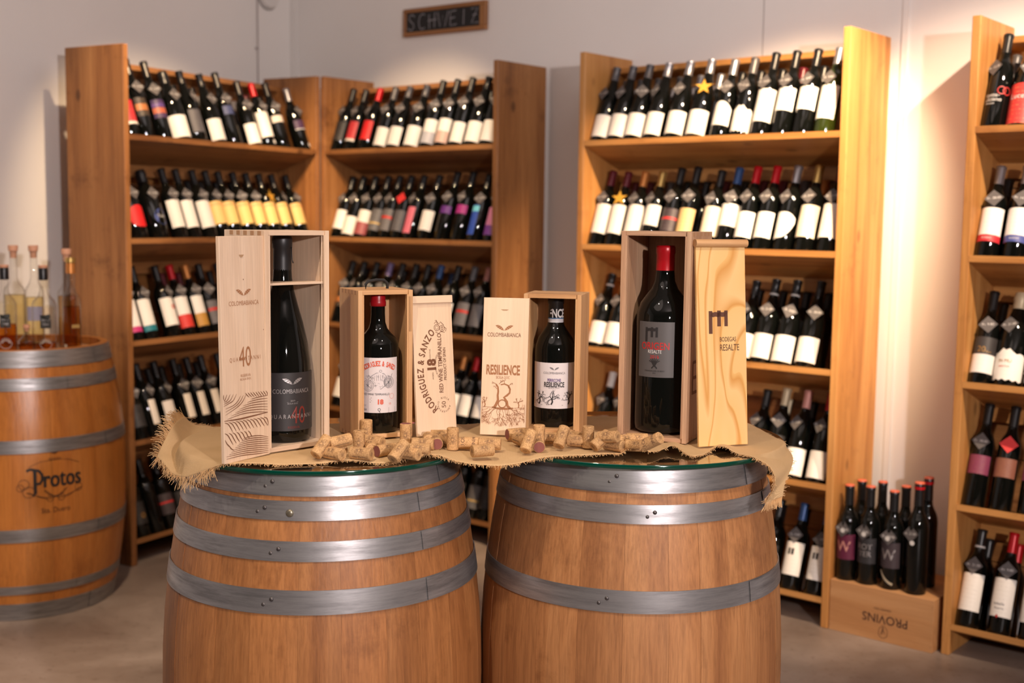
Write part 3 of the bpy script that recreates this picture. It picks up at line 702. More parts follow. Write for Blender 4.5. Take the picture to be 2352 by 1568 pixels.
# middle rack
fill(RB, 0, [(764, B, 'k', 'K', dict(hs=1.03)), (803, B, 'k', 'RW'), (836, B, 'r', 'R'), (871, B, 'n', 'WL'), (904, G, 'n', 'WL'), (943, G, 'n', 'WB'), (979, B, 'k', 'GB', dict(hs=1.04)), (1012, B, 'k', 'PB', dict(hs=1.04)), (1046, B, 'k', 'WL', dict(hs=1.05)), (1083, G, 'k', 'WL', dict(hs=1.05)), (1119, G, 'k', 'WL', dict(hs=1.06))],
     '824:k 1130:k', (345, 330, 750, 1140))
fill(RB, 1, [(769, B, 'k', 'W'), (798, B, 'k', 'WL'), (826, B, 'k', 'MB'), (855, B, 'k', 'GG'), (881, B, 'k', 'GR'), (908, B, 'k', 'G', dict(tg='r')), (937, B, 'k', 'PK'), (972, B, 'k', 'W'), (1012, B, 'k', 'V', dict(hs=1.04)), (1048, B, 'k', 'M', dict(hs=1.04)), (1086, B, 'k', 'BN'), (1124, B, 'g', 'PV')],
     '800:k 860:k 915:k 968:g 1005:w 1045:k 1080:k', (545, 552, 760, 1135))
fill(RB, 2, [(771, B, 'k', 'PA'), (800, B, 'k', 'K'), (829, B, 'k', 'G'), (860, B, 'v', 'W'), (888, B, 'k', 'K'), (919, B, 'k', 'G'), (947, B, 'k', 'W'), (976, B, 'b', 'W'), (1016, B, 'k', 'W'), (1053, B, 'n', 'GR'), (1086, B, 'p', 'G')],
     '833:k 930:k 960:k 1040:b', (745, 772, 760, 1130))
fill(RB, 3, [(770, B, 'k', 'W'), (1030, B, 'o', 'W'), (1060, B, 'r', 'W'), (1094, B, 'r', 'W')], '1075:k', (955, 985, 760, 1130))
fill(RB, 4, [(1045, B, 'k', 'K', dict(tg=None)), (1080, B, 'k', 'GG', dict(tg=None)), (1108, B, 'k', 'K', dict(tg=None))], '', (1180, 1200, 1050, 1130))
# right rack
fill(RC, 0, [(1365, G, 'n', 'WL', dict(hs=1.03)), (1407, G, 'n', 'WL', dict(hs=1.03)), (1452, G, 'n', 'WL', dict(hs=1.03)), (1497, G, 's', 'WL', dict(hs=1.03)), (1546, G, 's', 'WL', dict(hs=1.03, w='cream-white label')), (1595, G, 's', 'WB', dict(tg='s', hs=1.03)), (1650, B, 's', 'W', dict(shape='dome')), (1696, B, 'n', 'WB', dict(shape='ornate')),
             (1743, B, 'k', 'WT', dict(hs=1.04)), (1791, B, 'k', 'WH', dict(hs=1.04)), (1840, B, 'k', 'WH', dict(hs=1.04)), (1890, B, 's', 'WT', dict(hs=1.04, glass=GREENGLASS))],
     '1424:n 1470:n 1513:n 1563:n 1610:s 1655:s 1704:k 1747:k 1796:k 1843:d 1891:k', (321, 299, 1340, 1925))
fill(RC, 1, [(1365, B, 'd', 'WT', dict(hs=1.02)), (1405, B, 'd', 'WT', dict(tg='s')), (1444, B, 'o', 'WT'), (1484, B, 'g', 'WH'), (1526, B, 'k', 'DR', dict(hs=1.04)), (1562, B, 'k', 'T', dict(hs=1.05)), (1620, B, 'k', 'C'), (1659, B, 'b', 'WH', dict(hs=1.03)), (1701, B, 'r', 'W', dict(hs=1.04)), (1746, B, 'r', 'W', dict(hs=1.04)), (1794, B, 's', 'W', dict(hs=1.04, shape='half')), (1843, B, 'g', 'C', dict(hs=1.04)), (1895, B, 'd', 'WT', dict(hs=1.04))],
     '1460:d 1494:d 1540:n 1578:k 1622:k 1668:d 1710:k 1754:d 1799:d 1848:n 1894:o', (564, 577, 1335, 1920))
def ring(t):
    MB().lathe([(.0168, .276), (.0176, .276), (.0176, .283), (.0168, .283)], 16).build('neck_ring', CAPS['w'], t, True)
fill(RC, 2, [(1364, G, 'k', 'WL', dict(extra=ring, tg='t')), (1404, G, 'k', 'WL', dict(extra=ring)), (1700, G, 'k', 'WL'), (1741, G, 'k', 'WL', dict(extra=ring, hs=1.03)), (1793, G, 'k', 'WB', dict(extra=ring, hs=1.03)), (1848, G, 'k', 'WL', dict(hs=1.03))],
     '1745:k 1799:k 1852:k 1903:k', (795, 850, 1335, 1915))
fill(RC, 3, [(1368, B, 'w', 'K'), (1408, B, 'k', 'K'), (1725, B, 'k', 'WL'), (1768, B, 'c', 'K', dict(hs=1.04)), (1818, B, 'p', 'WB', dict(hs=1.04)), (1872, B, 'r', 'WB', dict(hs=1.04))],
     '1759:k 1812:c 1868:k', (1070, 1106, 1340, 1900))
def squares(t):
    P = Print()
    P.poly([(-.012, -.012), (-.002, -.012), (-.002, .012), (-.012, .012)]); P.poly([(.002, -.012), (.012, -.012), (.012, .012), (.002, .012)])
    P.build('label_mark', DARKINK, t, cylmap(PROF['bord'][0]+.0014, 0, .142))
fill(RC, 4, [(1700, B, 'k', 'K', dict(tg='t')), (1757, B, 'k', 'K', dict(tg='t')), (1811, B, 'b', 'WT', dict(extra=squares, w='white label, two dark squares')), (1868, B, 'b', 'WT', dict(extra=squares, w='white label, two dark squares'))], '1795:k 1850:k', (1340, 1364, 1760, 1895))
# far right rack
def heart(t):
    R = PROF['bord'][0]+.0012
    P = Print(); P.text('Monte-', -.004, .112, .020); P.text('pulciano', .0, .097, .020); P.text("d'Abruzzo", -.006, .083, .009); P.build('lettering', WHITEINK, t, cylmap(R, -.1, 0))
    P = Print(); P.circle(0, 0, .013, .003); P.circle(.018, 0, .013, .003); P.build('heart_mark', REDINK, t, cylmap(R, .65, .130))
fill(RD, 0, [(2272, B, 'k', '-', dict(w='white lettering and red heart', extra=heart, hs=1.04)), (2338, T_, 'k', 'BR', dict(extra=txt([('Lucefa', 0, .105, .026, WHITEINK)], 'fat'))), (2405, B, 'k', 'W'), (2470, B, 'k', 'C')], '2318:n 2385:k', (291, 270, 2236, 2450))
fill(RD, 1, [(2254, B, 's', 'WR', dict(extra=txt([('ROSSO', 0, .066, .010, WHITEINK)]))), (2326, B, 's', 'WU', dict(extra=txt([('ROSSO', 0, .066, .010, WHITEINK)]))), (2398, B, 's', 'W'), (2465, B, 'k', 'W')], '2300:k 2372:k', (591, 600, 2220, 2450))
fill(RD, 2, [(2246, B, 'k', 'DW', dict(extra=txt([('20', -.004, .118, .028, GOLDINK), ('Anni', .020, .112, .010, GOLDINK)]))), (2308, T_, 'c', 'WB', dict(shape='ornate', hs=1.03, extra=txt([('IN MU', 0, .085, .016, GOLDINK), ('PRIMITIVO', 0, .066, .008, ORANGEINK)], 'fat'))), (2375, B, 'k', 'W'), (2440, B, 'k', 'W')], '2290:k', (878, 905, 2210, 2450))
fill(RD, 3, [(2228, B, 'k', 'PR', dict(hs=1.1)), (2294, B, 'k', 'BW', dict(tg='r', hs=1.1)), (2360, B, 'k', 'PR', dict(hs=1.1))], '', (1160, 1205, 2195, 2352))
def diamond(t):
    P = Print(); P.poly([(0, -.007), (.005, 0), (0, .007), (-.005, 0)]); P.build('label_mark', REDINK, t, cylmap(PROF['bord'][0]+.0014, 0, .058))
    txt([('Isabella', 0, .100, .013, GREYINK), ('Riserva', .003, .085, .011, GREYINK)])(t)
fill(RD, 4, [(2218, B, 'k', 'WT', dict(extra=ring, hs=1.03, w='white label, white neck ring')), (2292, B, 'r', 'WT', dict(extra=diamond, hs=1.05, w='white label with red diamond')), (2362, B, 'r', 'WT', dict(hs=1.04))], '2262:k 2335:r', (1436, 1485, 2178, 2352))
# ------------------------------------------------------------------ barrels
def profile(Rm, k, zc): return lambda z: Rm-k*(z-zc)**2
def barrel(X, Y, H, Rf, hoops, wood_m, label, rot=0, n=27, headz=.045, seed=1):
    t = thing('wine_barrel', label, 'barrel', Matrix.Translation((X, Y, 0)), 'upright oak wine barrels')
    rr = random.Random(seed); cuts = [0]
    for i in range(n): cuts.append(cuts[-1]+rr.uniform(.75, 1.25))
    cuts = [rot+c/cuts[-1]*2*PI for c in cuts]; NR = 12; th = .026
    for i in range(n):
        a0, a1 = cuts[i]+.0005, cuts[i+1]-.0005; b = MB(); V = []; K = 4
        jr = rr.uniform(-.0006, .0006)
        for r_ in range(NR+1):
            z = H*r_/NR; R = Rf(z)+jr
            for k in range(K+1):
                a = a0+(a1-a0)*k/K; e = .0007 if k in (0, K) else 0
                V.append(((R-e)*math.cos(a), (R-e)*math.sin(a), z))
            for a in (a1, a0): V.append(((R-th)*math.cos(a), (R-th)*math.sin(a), z))
        q = K+3; Fs = []
        for r_ in range(NR):
            for k in range(q): Fs.append((r_*q+k, r_*q+(k+1) % q, (r_+1)*q+(k+1) % q, (r_+1)*q+k))
        Fs += [tuple(range(q))[::-1], tuple(range(NR*q, NR*q+q))]
        b.add(V, Fs); b.build('stave', wood_m, t, 35)
    for z0, z1 in hoops:
        b = MB(); m_ = 120
        za = z0; zb = z1; e = .0022
        b.lathe([(Rf(za)+.0003, za), (Rf(za)+e, za), (Rf((za+zb)/2)+e, (za+zb)/2), (Rf(zb)+e, zb), (Rf(zb)+.0003, zb)], m_)
        h = b.build('hoop', STEEL, t, 30)
        zm = (za+zb)/2; a = -PI/2-.25+rr.uniform(-.25, .25)
        b = MB()   # overlap of the hoop ends with two rivets
        for da in (0, .05):
            R = Rf(zm)+e; b.lathe([(0, .0022), (.003, .0016), (.0042, 0), (.0042, -.002)], 10)
            M_ = Matrix.Translation((R*math.cos(a+da), R*math.sin(a+da), zm+.3*(zb-za)*(1 if da else -1)*.4)) @ Matrix.Rotation(a+da, 4, 'Z') @ Matrix.Rotation(PI/2, 4, 'Y')
            k = len(b.v)//2 if da else 0
            b.v[k:] = [tuple(M_ @ Vector(v)) for v in b.v[k:]]
        b.build('rivet', mat('rivet_steel', (.12, .11, .11), .45, .8), h, True)
        b = MB(); V = []; aa = a+1.15+rr.uniform(-.2, .2)
        for k in range(7):
            for z in (za+.001, zb-.001): V.append(((Rf(z)+e+.0018)*math.cos(aa+k*.025), (Rf(z)+e+.0018)*math.sin(aa+k*.025), z))
        b.add(V, [(2*k, 2*k+2, 2*k+3, 2*k+1) for k in range(6)]+[(0, 1, 1, 0)][:0]); V2 = []
        b.build('hoop_lap', STEEL, h, True)
    # head planks, recessed
    Rh = Rf(H)-th-.001; zt = H-headz; w_ = 2*Rh/6
    for i in range(6):
        x0, x1 = -Rh+i*w_+.0006, -Rh+(i+1)*w_-.0006; poly = []
        xs = [x0+(x1-x0)*k/5 for k in range(6)]
        poly = [(x, -math.sqrt(max(0, Rh*Rh-x*x))) for x in xs]+[(x, math.sqrt(max(0, Rh*Rh-x*x))) for x in xs[::-1]]
        poly = [p for j, p in enumerate(poly) if (Vector(p)-Vector(poly[j-1])).length > 1e-5]
        MB().prism(poly, zt-.02, zt, lambda x, y, z: (x, y, z)).build('head_board', OAK_H, t)
    return t
RfR = profile(.3343, .2386, .5); RfL = profile(.3385, .265, .5)
bR = barrel(.272, 2.657, .990, RfR, [(.936, .988), (.877, .914), (.703, .747), (.255, .297), (.086, .123), (.002, .05)], OAK_R, 'right front oak barrel under round glass with three upper steel hoops', .3, 26, seed=4)
bL = barrel(-.395, 2.55, .990, RfL, [(.9455, .988), (.901, .937), (.826, .863), (.7275, .773), (.23, .275), (.14, .175), (.063, .1), (.002, .046)], OAK_L, 'left front oak barrel under round glass with four close-set steel hoops', .1, 27, seed=9)
Rf3 = profile(.372, .24, .485)
def zc_(py): return atY(10, py, 4.591-.345)[2]
hp = [(zc_(848), zc_(810)), (zc_(900), zc_(872)), (zc_(1042), zc_(1012)), (zc_(1246), zc_(1216)), (zc_(1370), zc_(1350)), (.001, .065)]
BH = hp[0][1]+.002
bP = barrel(-1.861, 4.591, BH, Rf3, hp, OAK_P, 'glossy amber barrel at the left edge with black gothic lettering', .2, 26, headz=.03, seed=3)
# lettering on the back-left barrel
azP = None
pt = atplane(215, 1100, (-1.861+.22, 4.591-.3, 0), Vector((-.25, 1, 0)))
def barrelmap(Rf_, az, z0): 
    def f(x, y):
        z = z0+y; R = Rf_(z)+.0012; a = az+x/R
        return (R*math.sin(a), -R*math.cos(a), z)
    return f
azp = math.radians(38); zp = .522
P = Print(); P.text('Protos', .0, 0, .098, sx=.82)
P2 = Print()
for dx in (-.0025, 0, .0025):      # heavy black-letter weight
    P2.text('rotos', .025, 0, .092, sx=.72)
P2 = Print()
for dx in (-.002, -.001, 0, .001, .002): P2.text('rotos', .026+dx, 0, .090, sx=.70)
P2.line([(-.078, .042), (-.070, .032), (-.070, -.045), (-.078, -.056)], lambda u: .012-.006*abs(2*u-1)**2)
P2.line([(-.098, .036), (-.085, .042), (-.070, .038), (-.056, .034), (-.046, .02), (-.046, .0), (-.054, -.012), (-.066, -.012)], lambda u: .009)
P2.build('lettering', DARKINK, bP, barrelmap(Rf3, azp, zp))
P = Print()
for s_ in (-1, 1):
    P.line([(s_*(.03+.07*math.sin(u*.31)), -.052-.014*math.cos(u*.62)+.004*math.sin(u)) for u in range(0, 21)], .0018)
    P.line([(s_*(.02+.012*math.cos(u*.4)), -.068+.012*math.sin(u*.4)) for u in range(0, 17)], .0016)
P.circle(-.108, -.012, .018, .0018); P.circle(-.120, -.024, .012, .0018); P.circle(-.092, -.040, .020, .0018)
P.circle(.085, -.040, .014, .0014); P.line([(-.09, .05), (-.05, .066), (0, .070), (.05, .066), (.09, .05)], .0015)
P.text('BODEGAS', 0, .074, .010)
P.circle(0, .105, .012, .003); P.poly([(-.010, .120), (.010, .120), (.012, .126), (-.012, .126)]); P.poly([(-.005, .097), (.005, .097), (0, .110)])
P.text('Sta. Duero', .0, -.112, .026, sx=.9)
P.build('ornament', mat('faded_barrel_ink', (.09, .035, .012), .6), bP, barrelmap(Rf3, azp, zp))
# hand-stamped mark and bungs on the front barrels
MB().lathe([(0, .002), (.0055, .002), (.0075, 0), (.0075, -.002)], 14).build('hoop_stud', mat('brass_stud', (.30, .27, .20), .35, .8), bL, True).matrix_local = Matrix.Translation(((RfL(.92)+.0045)*math.sin(-.07), -(RfL(.92)+.0045)*math.cos(-.07), .915)) @ Matrix.Rotation(-.07, 4, 'Z') @ Matrix.Rotation(PI/2, 4, 'X')
# ------------------------------------------------------------------ glass tops
def glass_top(X, Y, R, label):
    t = thing('glass_tabletop', label, 'tabletop', Matrix.Translation((X, Y, .991)), 'round glass tops on the front barrels')
    MB().add([(R*.997*math.cos(2*PI*i/128), R*.997*math.sin(2*PI*i/128), .009) for i in range(128)], [tuple(range(128))]).build('glass_plate', GLASSTOP, t)
    MB().lathe([(R*.997, .009), (R, .0078), (R, .0012), (R*.997, 0)], 128).build('glass_edge', GLASSEDGE, t, True)
glass_top(-.385, 2.538, .303, 'round clear glass top with green edge on left front barrel')
glass_top(.267, 2.663, .331, 'round clear glass top with green edge on right front barrel')
# ------------------------------------------------------------------ burlap runner
ZT = 1.0025
def on(px, py, z=ZT): return atz(px, py, z)
def oy(px, py, Y): return atY(px, py, Y)
cols = [(oy(360, 1056, 2.46), oy(424, 958, 2.72)), (oy(388, 1086, 2.41), oy(450, 972, 2.735)), (oy(412, 1097, 2.36), oy(475, 981, 2.745)), (oy(450, 1092, 2.31), oy(505, 984, 2.755)), (oy(485, 1079, 2.285), on(535, 982)),
        (on(520, 1070), on(565, 980)), (on(600, 1069), on(620, 976)), (on(700, 1066), on(715, 974)), (on(800, 1062), on(800, 973)), (on(880, 1064), on(880, 973)), (on(950, 1055), on(950, 973)), (on(1010, 1054), on(1010, 972)), (on(1060, 1060), on(1060, 972)),
        (on(1130, 1062), on(1130, 970)), (on(1190, 1060), on(1190, 966)), (on(1249, 1053), on(1249, 962)), (on(1300, 1050), on(1300, 958)), (on(1345, 1051), on(1345, 957)), (on(1406, 1048), on(1406, 958)), (on(1434, 1045), on(1440, 960)), (on(1458, 1038), on(1470, 962)), (on(1493, 1047), on(1500, 962)),
        (on(1542, 1035), on(1545, 962)), (on(1584, 1049), on(1590, 962)), (on(1612, 1046), on(1620, 963)), (on(1642, 1033), on(1650, 965)), (on(1685, 1041), on(1690, 967)), (on(1728, 1049), on(1722, 974)), (oy(1756, 1062, 2.395), on(1762, 996)),
        (oy(1772, 1078, 2.395), oy(1797, 1020, 2.60)), (oy(1780, 1100, 2.385), oy(1820, 1049, 2.55)), (oy(1776, 1122, 2.385), oy(1815, 1080, 2.49)), (oy(1766, 1140, 2.385), oy(1803, 1108, 2.44)), (oy(1760, 1152, 2.385), oy(1797, 1140, 2.42))]
Fp = [c[0] for c in cols]; Bp = [c[1] for c in cols]
NU, NV = 340, 44
b = MB(); b.uv = []
glc = [((-.385, 2.538), .303), ((.267, 2.663), .331)]
def fabric(u, v):
    f, k = crv(Fp, u), crv(Bp, u); p = f.lerp(k, v)
    ntab = min(math.hypot(p.x-c[0], p.y-c[1])-r for c, r in glc)
    wv = noise.noise(Vector((p.x*5.5, p.y*9, 1.3)))*.5+noise.noise(Vector((p.x*14, p.y*20, 4)))*.25
    amp = .0022+.014*max(0, 1-v*3.5)
    p.z += max(0, wv+.12)*amp
    if .40 < u < .47 and v < .35: pass
    for uc, h, wd in ((.585, .008, .014), (.67, .010, .014), (.77, .010, .016), (.62, .006, .02), (.33, .006, .03)):   # raised folds at the front edge
        p.z += h*math.exp(-((u-uc)/wd)**2)*max(0, 1-v*2.6)**1.5
    if ntab > 0 and .15 < u < .85: p.z -= min(.008, ntab*.06)
    if u < .14:
        p.z += .014*math.sin(v*PI)*(1-u/.14)+.006*math.sin(u*70+v*3)*(1-u/.14)
    if ntab < 0: p.z = max(p.z, 1.0025+.0015*max(0, wv))
    elif ntab < .008: p.z = max(p.z, 1.0025-ntab*2.5)
    return p
for i in range(NU+1):
    for j in range(NV+1):
        u, v = i/NU, j/NV; p = fabric(u, v); b.v.append(tuple(p)); b.uv.append((p.x*1.0+0, p.y*1.0))
for i in range(NU):
    for j in range(NV):
        q = i*(NV+1)+j; b.f.append((q, q+NV+1, q+NV+2, q+1))
cloth = b.build('burlap_runner', BURLAP, None, True)
tag(cloth, 'frayed tan burlap runner lying across both glass-topped barrels', 'cloth')
sm = cloth.modifiers.new('thickness', 'SOLIDIFY'); sm.thickness = .0009; sm.offset = 1
# fringe: thousands of loose threads
fr_ = MB(); fr = random.Random(3)
def thread(p, d, L, r=.00042, sag=.25):
    p = Vector(p); pts = [p]; n = 4; d = Vector(d).normalized(); w1 = Vector((fr.uniform(-1, 1), fr.uniform(-1, 1), fr.uniform(-.6, .6)))*.45
    for k in range(1, n): 
        q = p+d*L*k/(n-1)+w1*L*.5*(k/(n-1))**2; q.z -= sag*L*(k/(n-1))**2
        ins = any(math.hypot(q.x-c[0], q.y-c[1]) < rr+.002 for c, rr in glc)
        if ins: q.z = max(q.z, 1.0012)
        pts.append(q)
    fr_.tube(pts, r, 3, False)
for i in range(1500):
    u = fr.uniform(.0, 1.0)
    for v, sg in ((0, 1), (1, -1)):
        if v == 1 and fr.random() < .45: continue
        p = fabric(u, v); q = fabric(u, .06 if v == 0 else .94); d = (p-q).normalized()
        L = fr.uniform(.004, .013) if u > .14 else fr.uniform(.012, .030)
        if u > .86: L = fr.uniform(.005, .013)
        if .27 < u < .34 or .44 < u < .47: L *= 1.4
        thread(p, d+Vector((fr.uniform(-.5, .5), fr.uniform(-.2, .2), fr.uniform(-.1, .25))), L)
for i in range(260):
    v = fr.random(); p = fabric(0, v); d = p-fabric(.02, v); thread(p, d+Vector((0, fr.uniform(-.01, .01), fr.uniform(-.01, .01))), fr.uniform(.014, .036), .0005)
    v = fr.random(); p = fabric(1, v); d = p-fabric(.985, v); thread(p, d, fr.uniform(.008, .018), .0005)
o = fr_.build('fringe', THREAD, cloth); o['kind'] = 'stuff'
# ------------------------------------------------------------------ gift boxes, lids and large bottles
ZB = 1.0075
def wbox(org, ex, W, D, H, M_, label, th=.0095, joints=True, gap=.006):
    t = thing('wooden_gift_box', label, 'box', frame((*org, ZB), ex))
    MB().box((0, 0, 0), (th, D, H), .0007).build('side_panel', M_['z'], t)
    MB().box((W-th, 0, 0), (W, D, H), .0007).build('side_panel', M_['z'], t)
    MB().box((th, .004, H-th), (W-th, D, H-.0003), .0005).build('top_panel', M_['x'], t)
    MB().box((th, .004, .0003), (W-th, D, th), .0005).build('bottom_panel', M_['x'], t)
    MB().box((th, D-.005, th), (W-th, D-.0005, H-th)).build('back_panel', M_['z'], t)
    for x in (th, W-th-.0035):    # groove lips that held the sliding lid
        MB().box((x, .0005, th), (x+.0035, .0035, H-th), .0003).build('groove_lip', M_['z'], t)
        MB().box((x, .0085, th), (x+.0035, .0105, H-th), .0003).build('groove_lip', M_['z'], t)
    if joints:
        n = 5
        for x in (-.0003, W-.0007):
            for z in (H-th, 0.0005):
                for i in range(n):
                    y = .012+(D-.02)*i/n
                    MB().box((x, y, z), (x+.001, y+(D-.02)/n*.5, z+th-.001)).build('finger_joint', mat('end_grain', (.40, .22, .11), .7), t)
    return t
def lid(name, BL, BR, TL, W, H, th, m_, label):
    BL, BR, TL = Vector(BL), Vector(BR), Vector(TL)
    M_ = frame(BL, BR-BL, ez=TL-BL); M_.translation = BL
    t = thing(name, label, 'lid', M_)
    MB().box((0, 0, 0), (W, th, H), .0006).build('board', m_, t)
    return t, (lambda x, y: (x, -.0005, y))
def champ(t, prof, n=40, m_=None): return MB().lathe(prof, n).build('bottle_glass', m_ or BLACKGLASS, t, 50)
# --- box 1
e1 = Vector((.6926, .7214)); f1 = Vector((-.468, 2.370))
f1 = f1-e1*.017
t = wbox(f1, e1, .1556, .140, .437, SPRUCE, 'tallest pale wooden box, leftmost on the table, with middle divider')
d1 = MB(); d1.box((.0096, .006, .330), (.146, .060, .3345), .0004); d1.build('divider', SPRUCE['x'], t)
BLp, BRp = atz(514, 1063, ZB), atz(627, 1036, ZB)
BLp = Vector((-.5365, 2.2535, ZB)); BRp = Vector((-.4742, 2.3600, ZB))
W1 = (BRp-BLp).length
t, pm = lid('box_lid', BLp, BRp, BLp+Vector((-.008, .004, .425)), W1, .427, .0085, SPRUCE['z'], 'pale lid printed with vineyard rows, leaning beside leftmost box')
P = Print(); P.text('COLOMBABIANCA', W1*.5, .300, .0125, fit=W1*.66); P.build('lettering', BURN2, t, pm)
P = Print(); P.bird(W1*.5, .320, .042); P.build('wing_emblem', BURN2, t, pm)
P = Print(); P.text('40', W1*.5, .196, .055, sx=.62); P.text('RISERVA', W1*.5, .162, .0075); P.text('SICILIA DOC', W1*.5, .155, .0055)
P.text('Q U A R A N T A N N I', W1*.5, .194, .0115, fit=W1*.68); P.build('lettering', BURN2, t, pm)
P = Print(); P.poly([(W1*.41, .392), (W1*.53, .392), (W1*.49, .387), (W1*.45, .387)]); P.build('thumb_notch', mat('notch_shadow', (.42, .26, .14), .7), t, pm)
P = Print(); P.disc(W1*.5, .345, .0012, 8); P.disc(W1*.93, .246, .001, 8); P.build('nail', BURN, t, pm)
# vineyard print
P = Print(); xm = W1-.002
def vp(px, py):     # measured on the print, scaled to the lid
    return (min(max((px-195)/570*W1, .0008), xm), max(.0015, (1480-(px-200)*.239-py)/6000))
tap = lambda wd: (lambda u: wd*(.35+.65*math.sin(PI*min(1, max(0, u)))))
def st(pts, wd=.0019):
    q = [vp(*p) for p in pts]; V = [Vector((a, b_, 0)) for a, b_ in q]
    P.line([(crv(V, k/10).x, crv(V, k/10).y) for k in range(11)], tap(wd))
for k in range(8):      # far hill, rows falling to the left edge
    st([(200+k*40, 690-k*6), (196+k*30, 715+k*8), (196+k*16, 745+k*10), (196, 720+k*26)] if k < 5 else [(240+k*34, 682-(k-5)*8), (225+k*30, 745), (200+k*24, 800+(k-5)*8), (150+k*(-2)+80, 850+(k-5)*36)], .0017)
for k in range(9):      # short rows falling right
    st([(470+k*33, 645-k*6), (490+k*33, 668-k*6), (520+k*32, 690-k*5)], .0017)
for k in range(7):      # sweeping rows of the middle field
    st([(540-k*50, 712+k*43-(k > 4)*4), (600-k*28, 692+k*33), (680-k*8, 668+k*31), (758, 650+k*33)], .0017)
st([(200, 990), (380, 955), (560, 905), (758, 848)], .0030)
for k in range(12):     # next hill, rows falling right
    st([(205+k*45, 1010-k*9), (245+k*45, 1020-k*9), (275+k*45, 1060-k*9), (300+k*45, 1105-k*10)], .0020)
for k in range(7):
    st([(203+k*48, 1130-k*8), (240+k*46, 1150-k*8), (270+k*44, 1200-k*10), (300+k*42, 1252-k*18)], .0022)
for k in range(3): st([(204+k*30, 1205+k*45), (225+k*30, 1245+k*30), (250+k*30, 1275+k*22)], .002)
for k in range(10):     # near field
    st([(430-k*26 if k < 8 else 215, 1180+k*27), (520-k*12, 1148+k*25), (640-k*4, 1132+k*24), (765, 1140+k*20)], .0018)
P.build('vineyard_print', BURN, t, pm)
# bottle 1
cx, cy = -.468, 2.474
t = thing('magnum_bottle', 'tall sloping black bottle with charcoal label in tallest left box', 'bottle', Matrix.Translation((cx, cy, ZB+.011)), 'large bottles in wooden boxes')
champ(t, [(0, 0), (.052, 0), (.057, .005), (.0575, .02), (.0575, .135), (.0555, .165), (.050, .200), (.041, .240), (.031, .275), (.0235, .305), (.0195, .330), (.0180, .36), (.0175, .398), (0, .398)])
MB().lathe([(.0188, .335), (.0186, .37), (.0184, .388), (.0202, .391), (.0206, .408), (.0190, .414), (.010, .4155), (0, .4145)], 28).build('wax_seal', mat('black_wax', (.012, .011, .012), .42), t, True)
MB().tube([(.0200, -.006, .392), (.0205, -.0063, .378), (.0212, -.0065, .366), (.0235, -.008, .360)], [.0012, .0009, .0009, .0014], 6).build('wax_drip', mat('black_wax', (.012, .011, .012), .42), t, True)
az1 = math.radians(30); R = .0581
patch(R, 1.15, .024, .142, az1, 24).build('label', mat('charcoal_label', (.022, .019, .02), .5), t, True)
cm = cylmap(R+.0005, az1)
P = Print(); P.bird(0, .124, .044); P.build('wing_emblem', SILVERINK, t, cm)
P = Print(); P.text('COLOMBABIANCA', 0, .104, .0125, fit=.082); P.text('2019', 0, .085, .005); P.text('SICILIA DOC', 0, .0795, .004); P.line([(-.012, .0825), (.012, .0825)], .0004); P.build('lettering', SILVERINK, t, cm)
P = Print(); P.text('40', .012, .054, .050, sx=.7); P.text('RISERVA', .002, .031, .007); P.build('number_print', mat('dark_red_print', (.16, .018, .012), .5), t, cm)
cm2 = cylmap(R+.0008, az1); P = Print(); P.text('Q U A R A N T A N N I', 0, .053, .0125, fit=.098); P.build('lettering', SILVERINK, t, cm2)
# --- box 2
e2 = Vector((.894, .447)).normalized(); f2 = Vector((-.3194, 2.5182))
t = wbox(f2, e2, .1215, .122, .3135, PINE2, 'honey pine box with black cord handle holding the red-capped bottle')
hz = .3135
MB().tube([(.034, .05, hz-.008), (.034, .05, hz+.010), (.040, .052, hz+.016), (.060, .056, hz+.019), (.078, .058, hz+.018), (.086, .06, hz+.012), (.087, .06, hz-.008)], .0033, 8).build('cord_handle', mat('black_cord', (.012, .011, .011), .85), t, True)
MB().box((.1120, .0, .225), (.1215, .0009, .3), .0002).build('splinter', PINE2['z'], t)
BLp, BRp = Vector((-.1985, 2.5650, ZB)), Vector((-.1175, 2.6240, ZB)); W2 = (BRp-BLp).length
t, pm = lid('box_lid', BLp, BRp, BLp+Vector((-.008, .030, .300)), W2, .298, .007, POPLAR['z'], 'pale lid with sideways curved lettering between the two middle boxes')
MB().box((-.001, -.005, .284), (W2+.001, .0, .300), .001).build('lid_batten', POPLAR['x'], t)
P = Print(); P.arctext('RODRIGUEZ & SANZO', .1375, .138, .1225, PI, .0220, sx=.72, bold=.022, sp=.16)
P.text('18', .0440, .150, .0290, PI/2, sx=.95, bold=.05)
P.text('AGED', .0455, .1275, .0050, PI/2, sx=1.2); P.text('MONTHS', .0400, .1745, .0048, PI/2, sx=1.1)
P.text('RED WINE TEMPRANILLO', .0655, .154, .0140, PI/2, fit=.128, bold=.012); P.text('PRODUCT OF SPAIN', .0768, .152, .0095, PI/2, fit=.070, bold=.012)
P.arctext('IN WHISKY BARRELS', .0950, .150, .0430, PI, .0058, sx=.9, sp=.2)
P.text('50', .0700, .064, .0150, PI/2)
P.arctext('ANIVERSARIO · RIOJA · ', .0700, .064, .0150, PI, .0056, sx=1.1, sp=.32)
P.circle(.060, .231, .0068, .0010, 18); P.circle(.0735, .229, .0065, .0010, 18); P.circle(.060, .231, .0038, .0007, 14); P.circle(.0735, .229, .0032, .0007, 14)
P.line([(.054, .240), (.060, .245), (.066, .238), (.070, .243), (.078, .236)], .0012); P.line([(.056, .222), (.064, .218), (.070, .222), (.080, .220)], .001); P.line([(.078, .232), (.084, .228), (.082, .222)], .0012); P.line([(.0735, .224), (.0735, .234)], .0008); P.line([(.062, .238), (.060, .247), (.056, .246)], .0012)
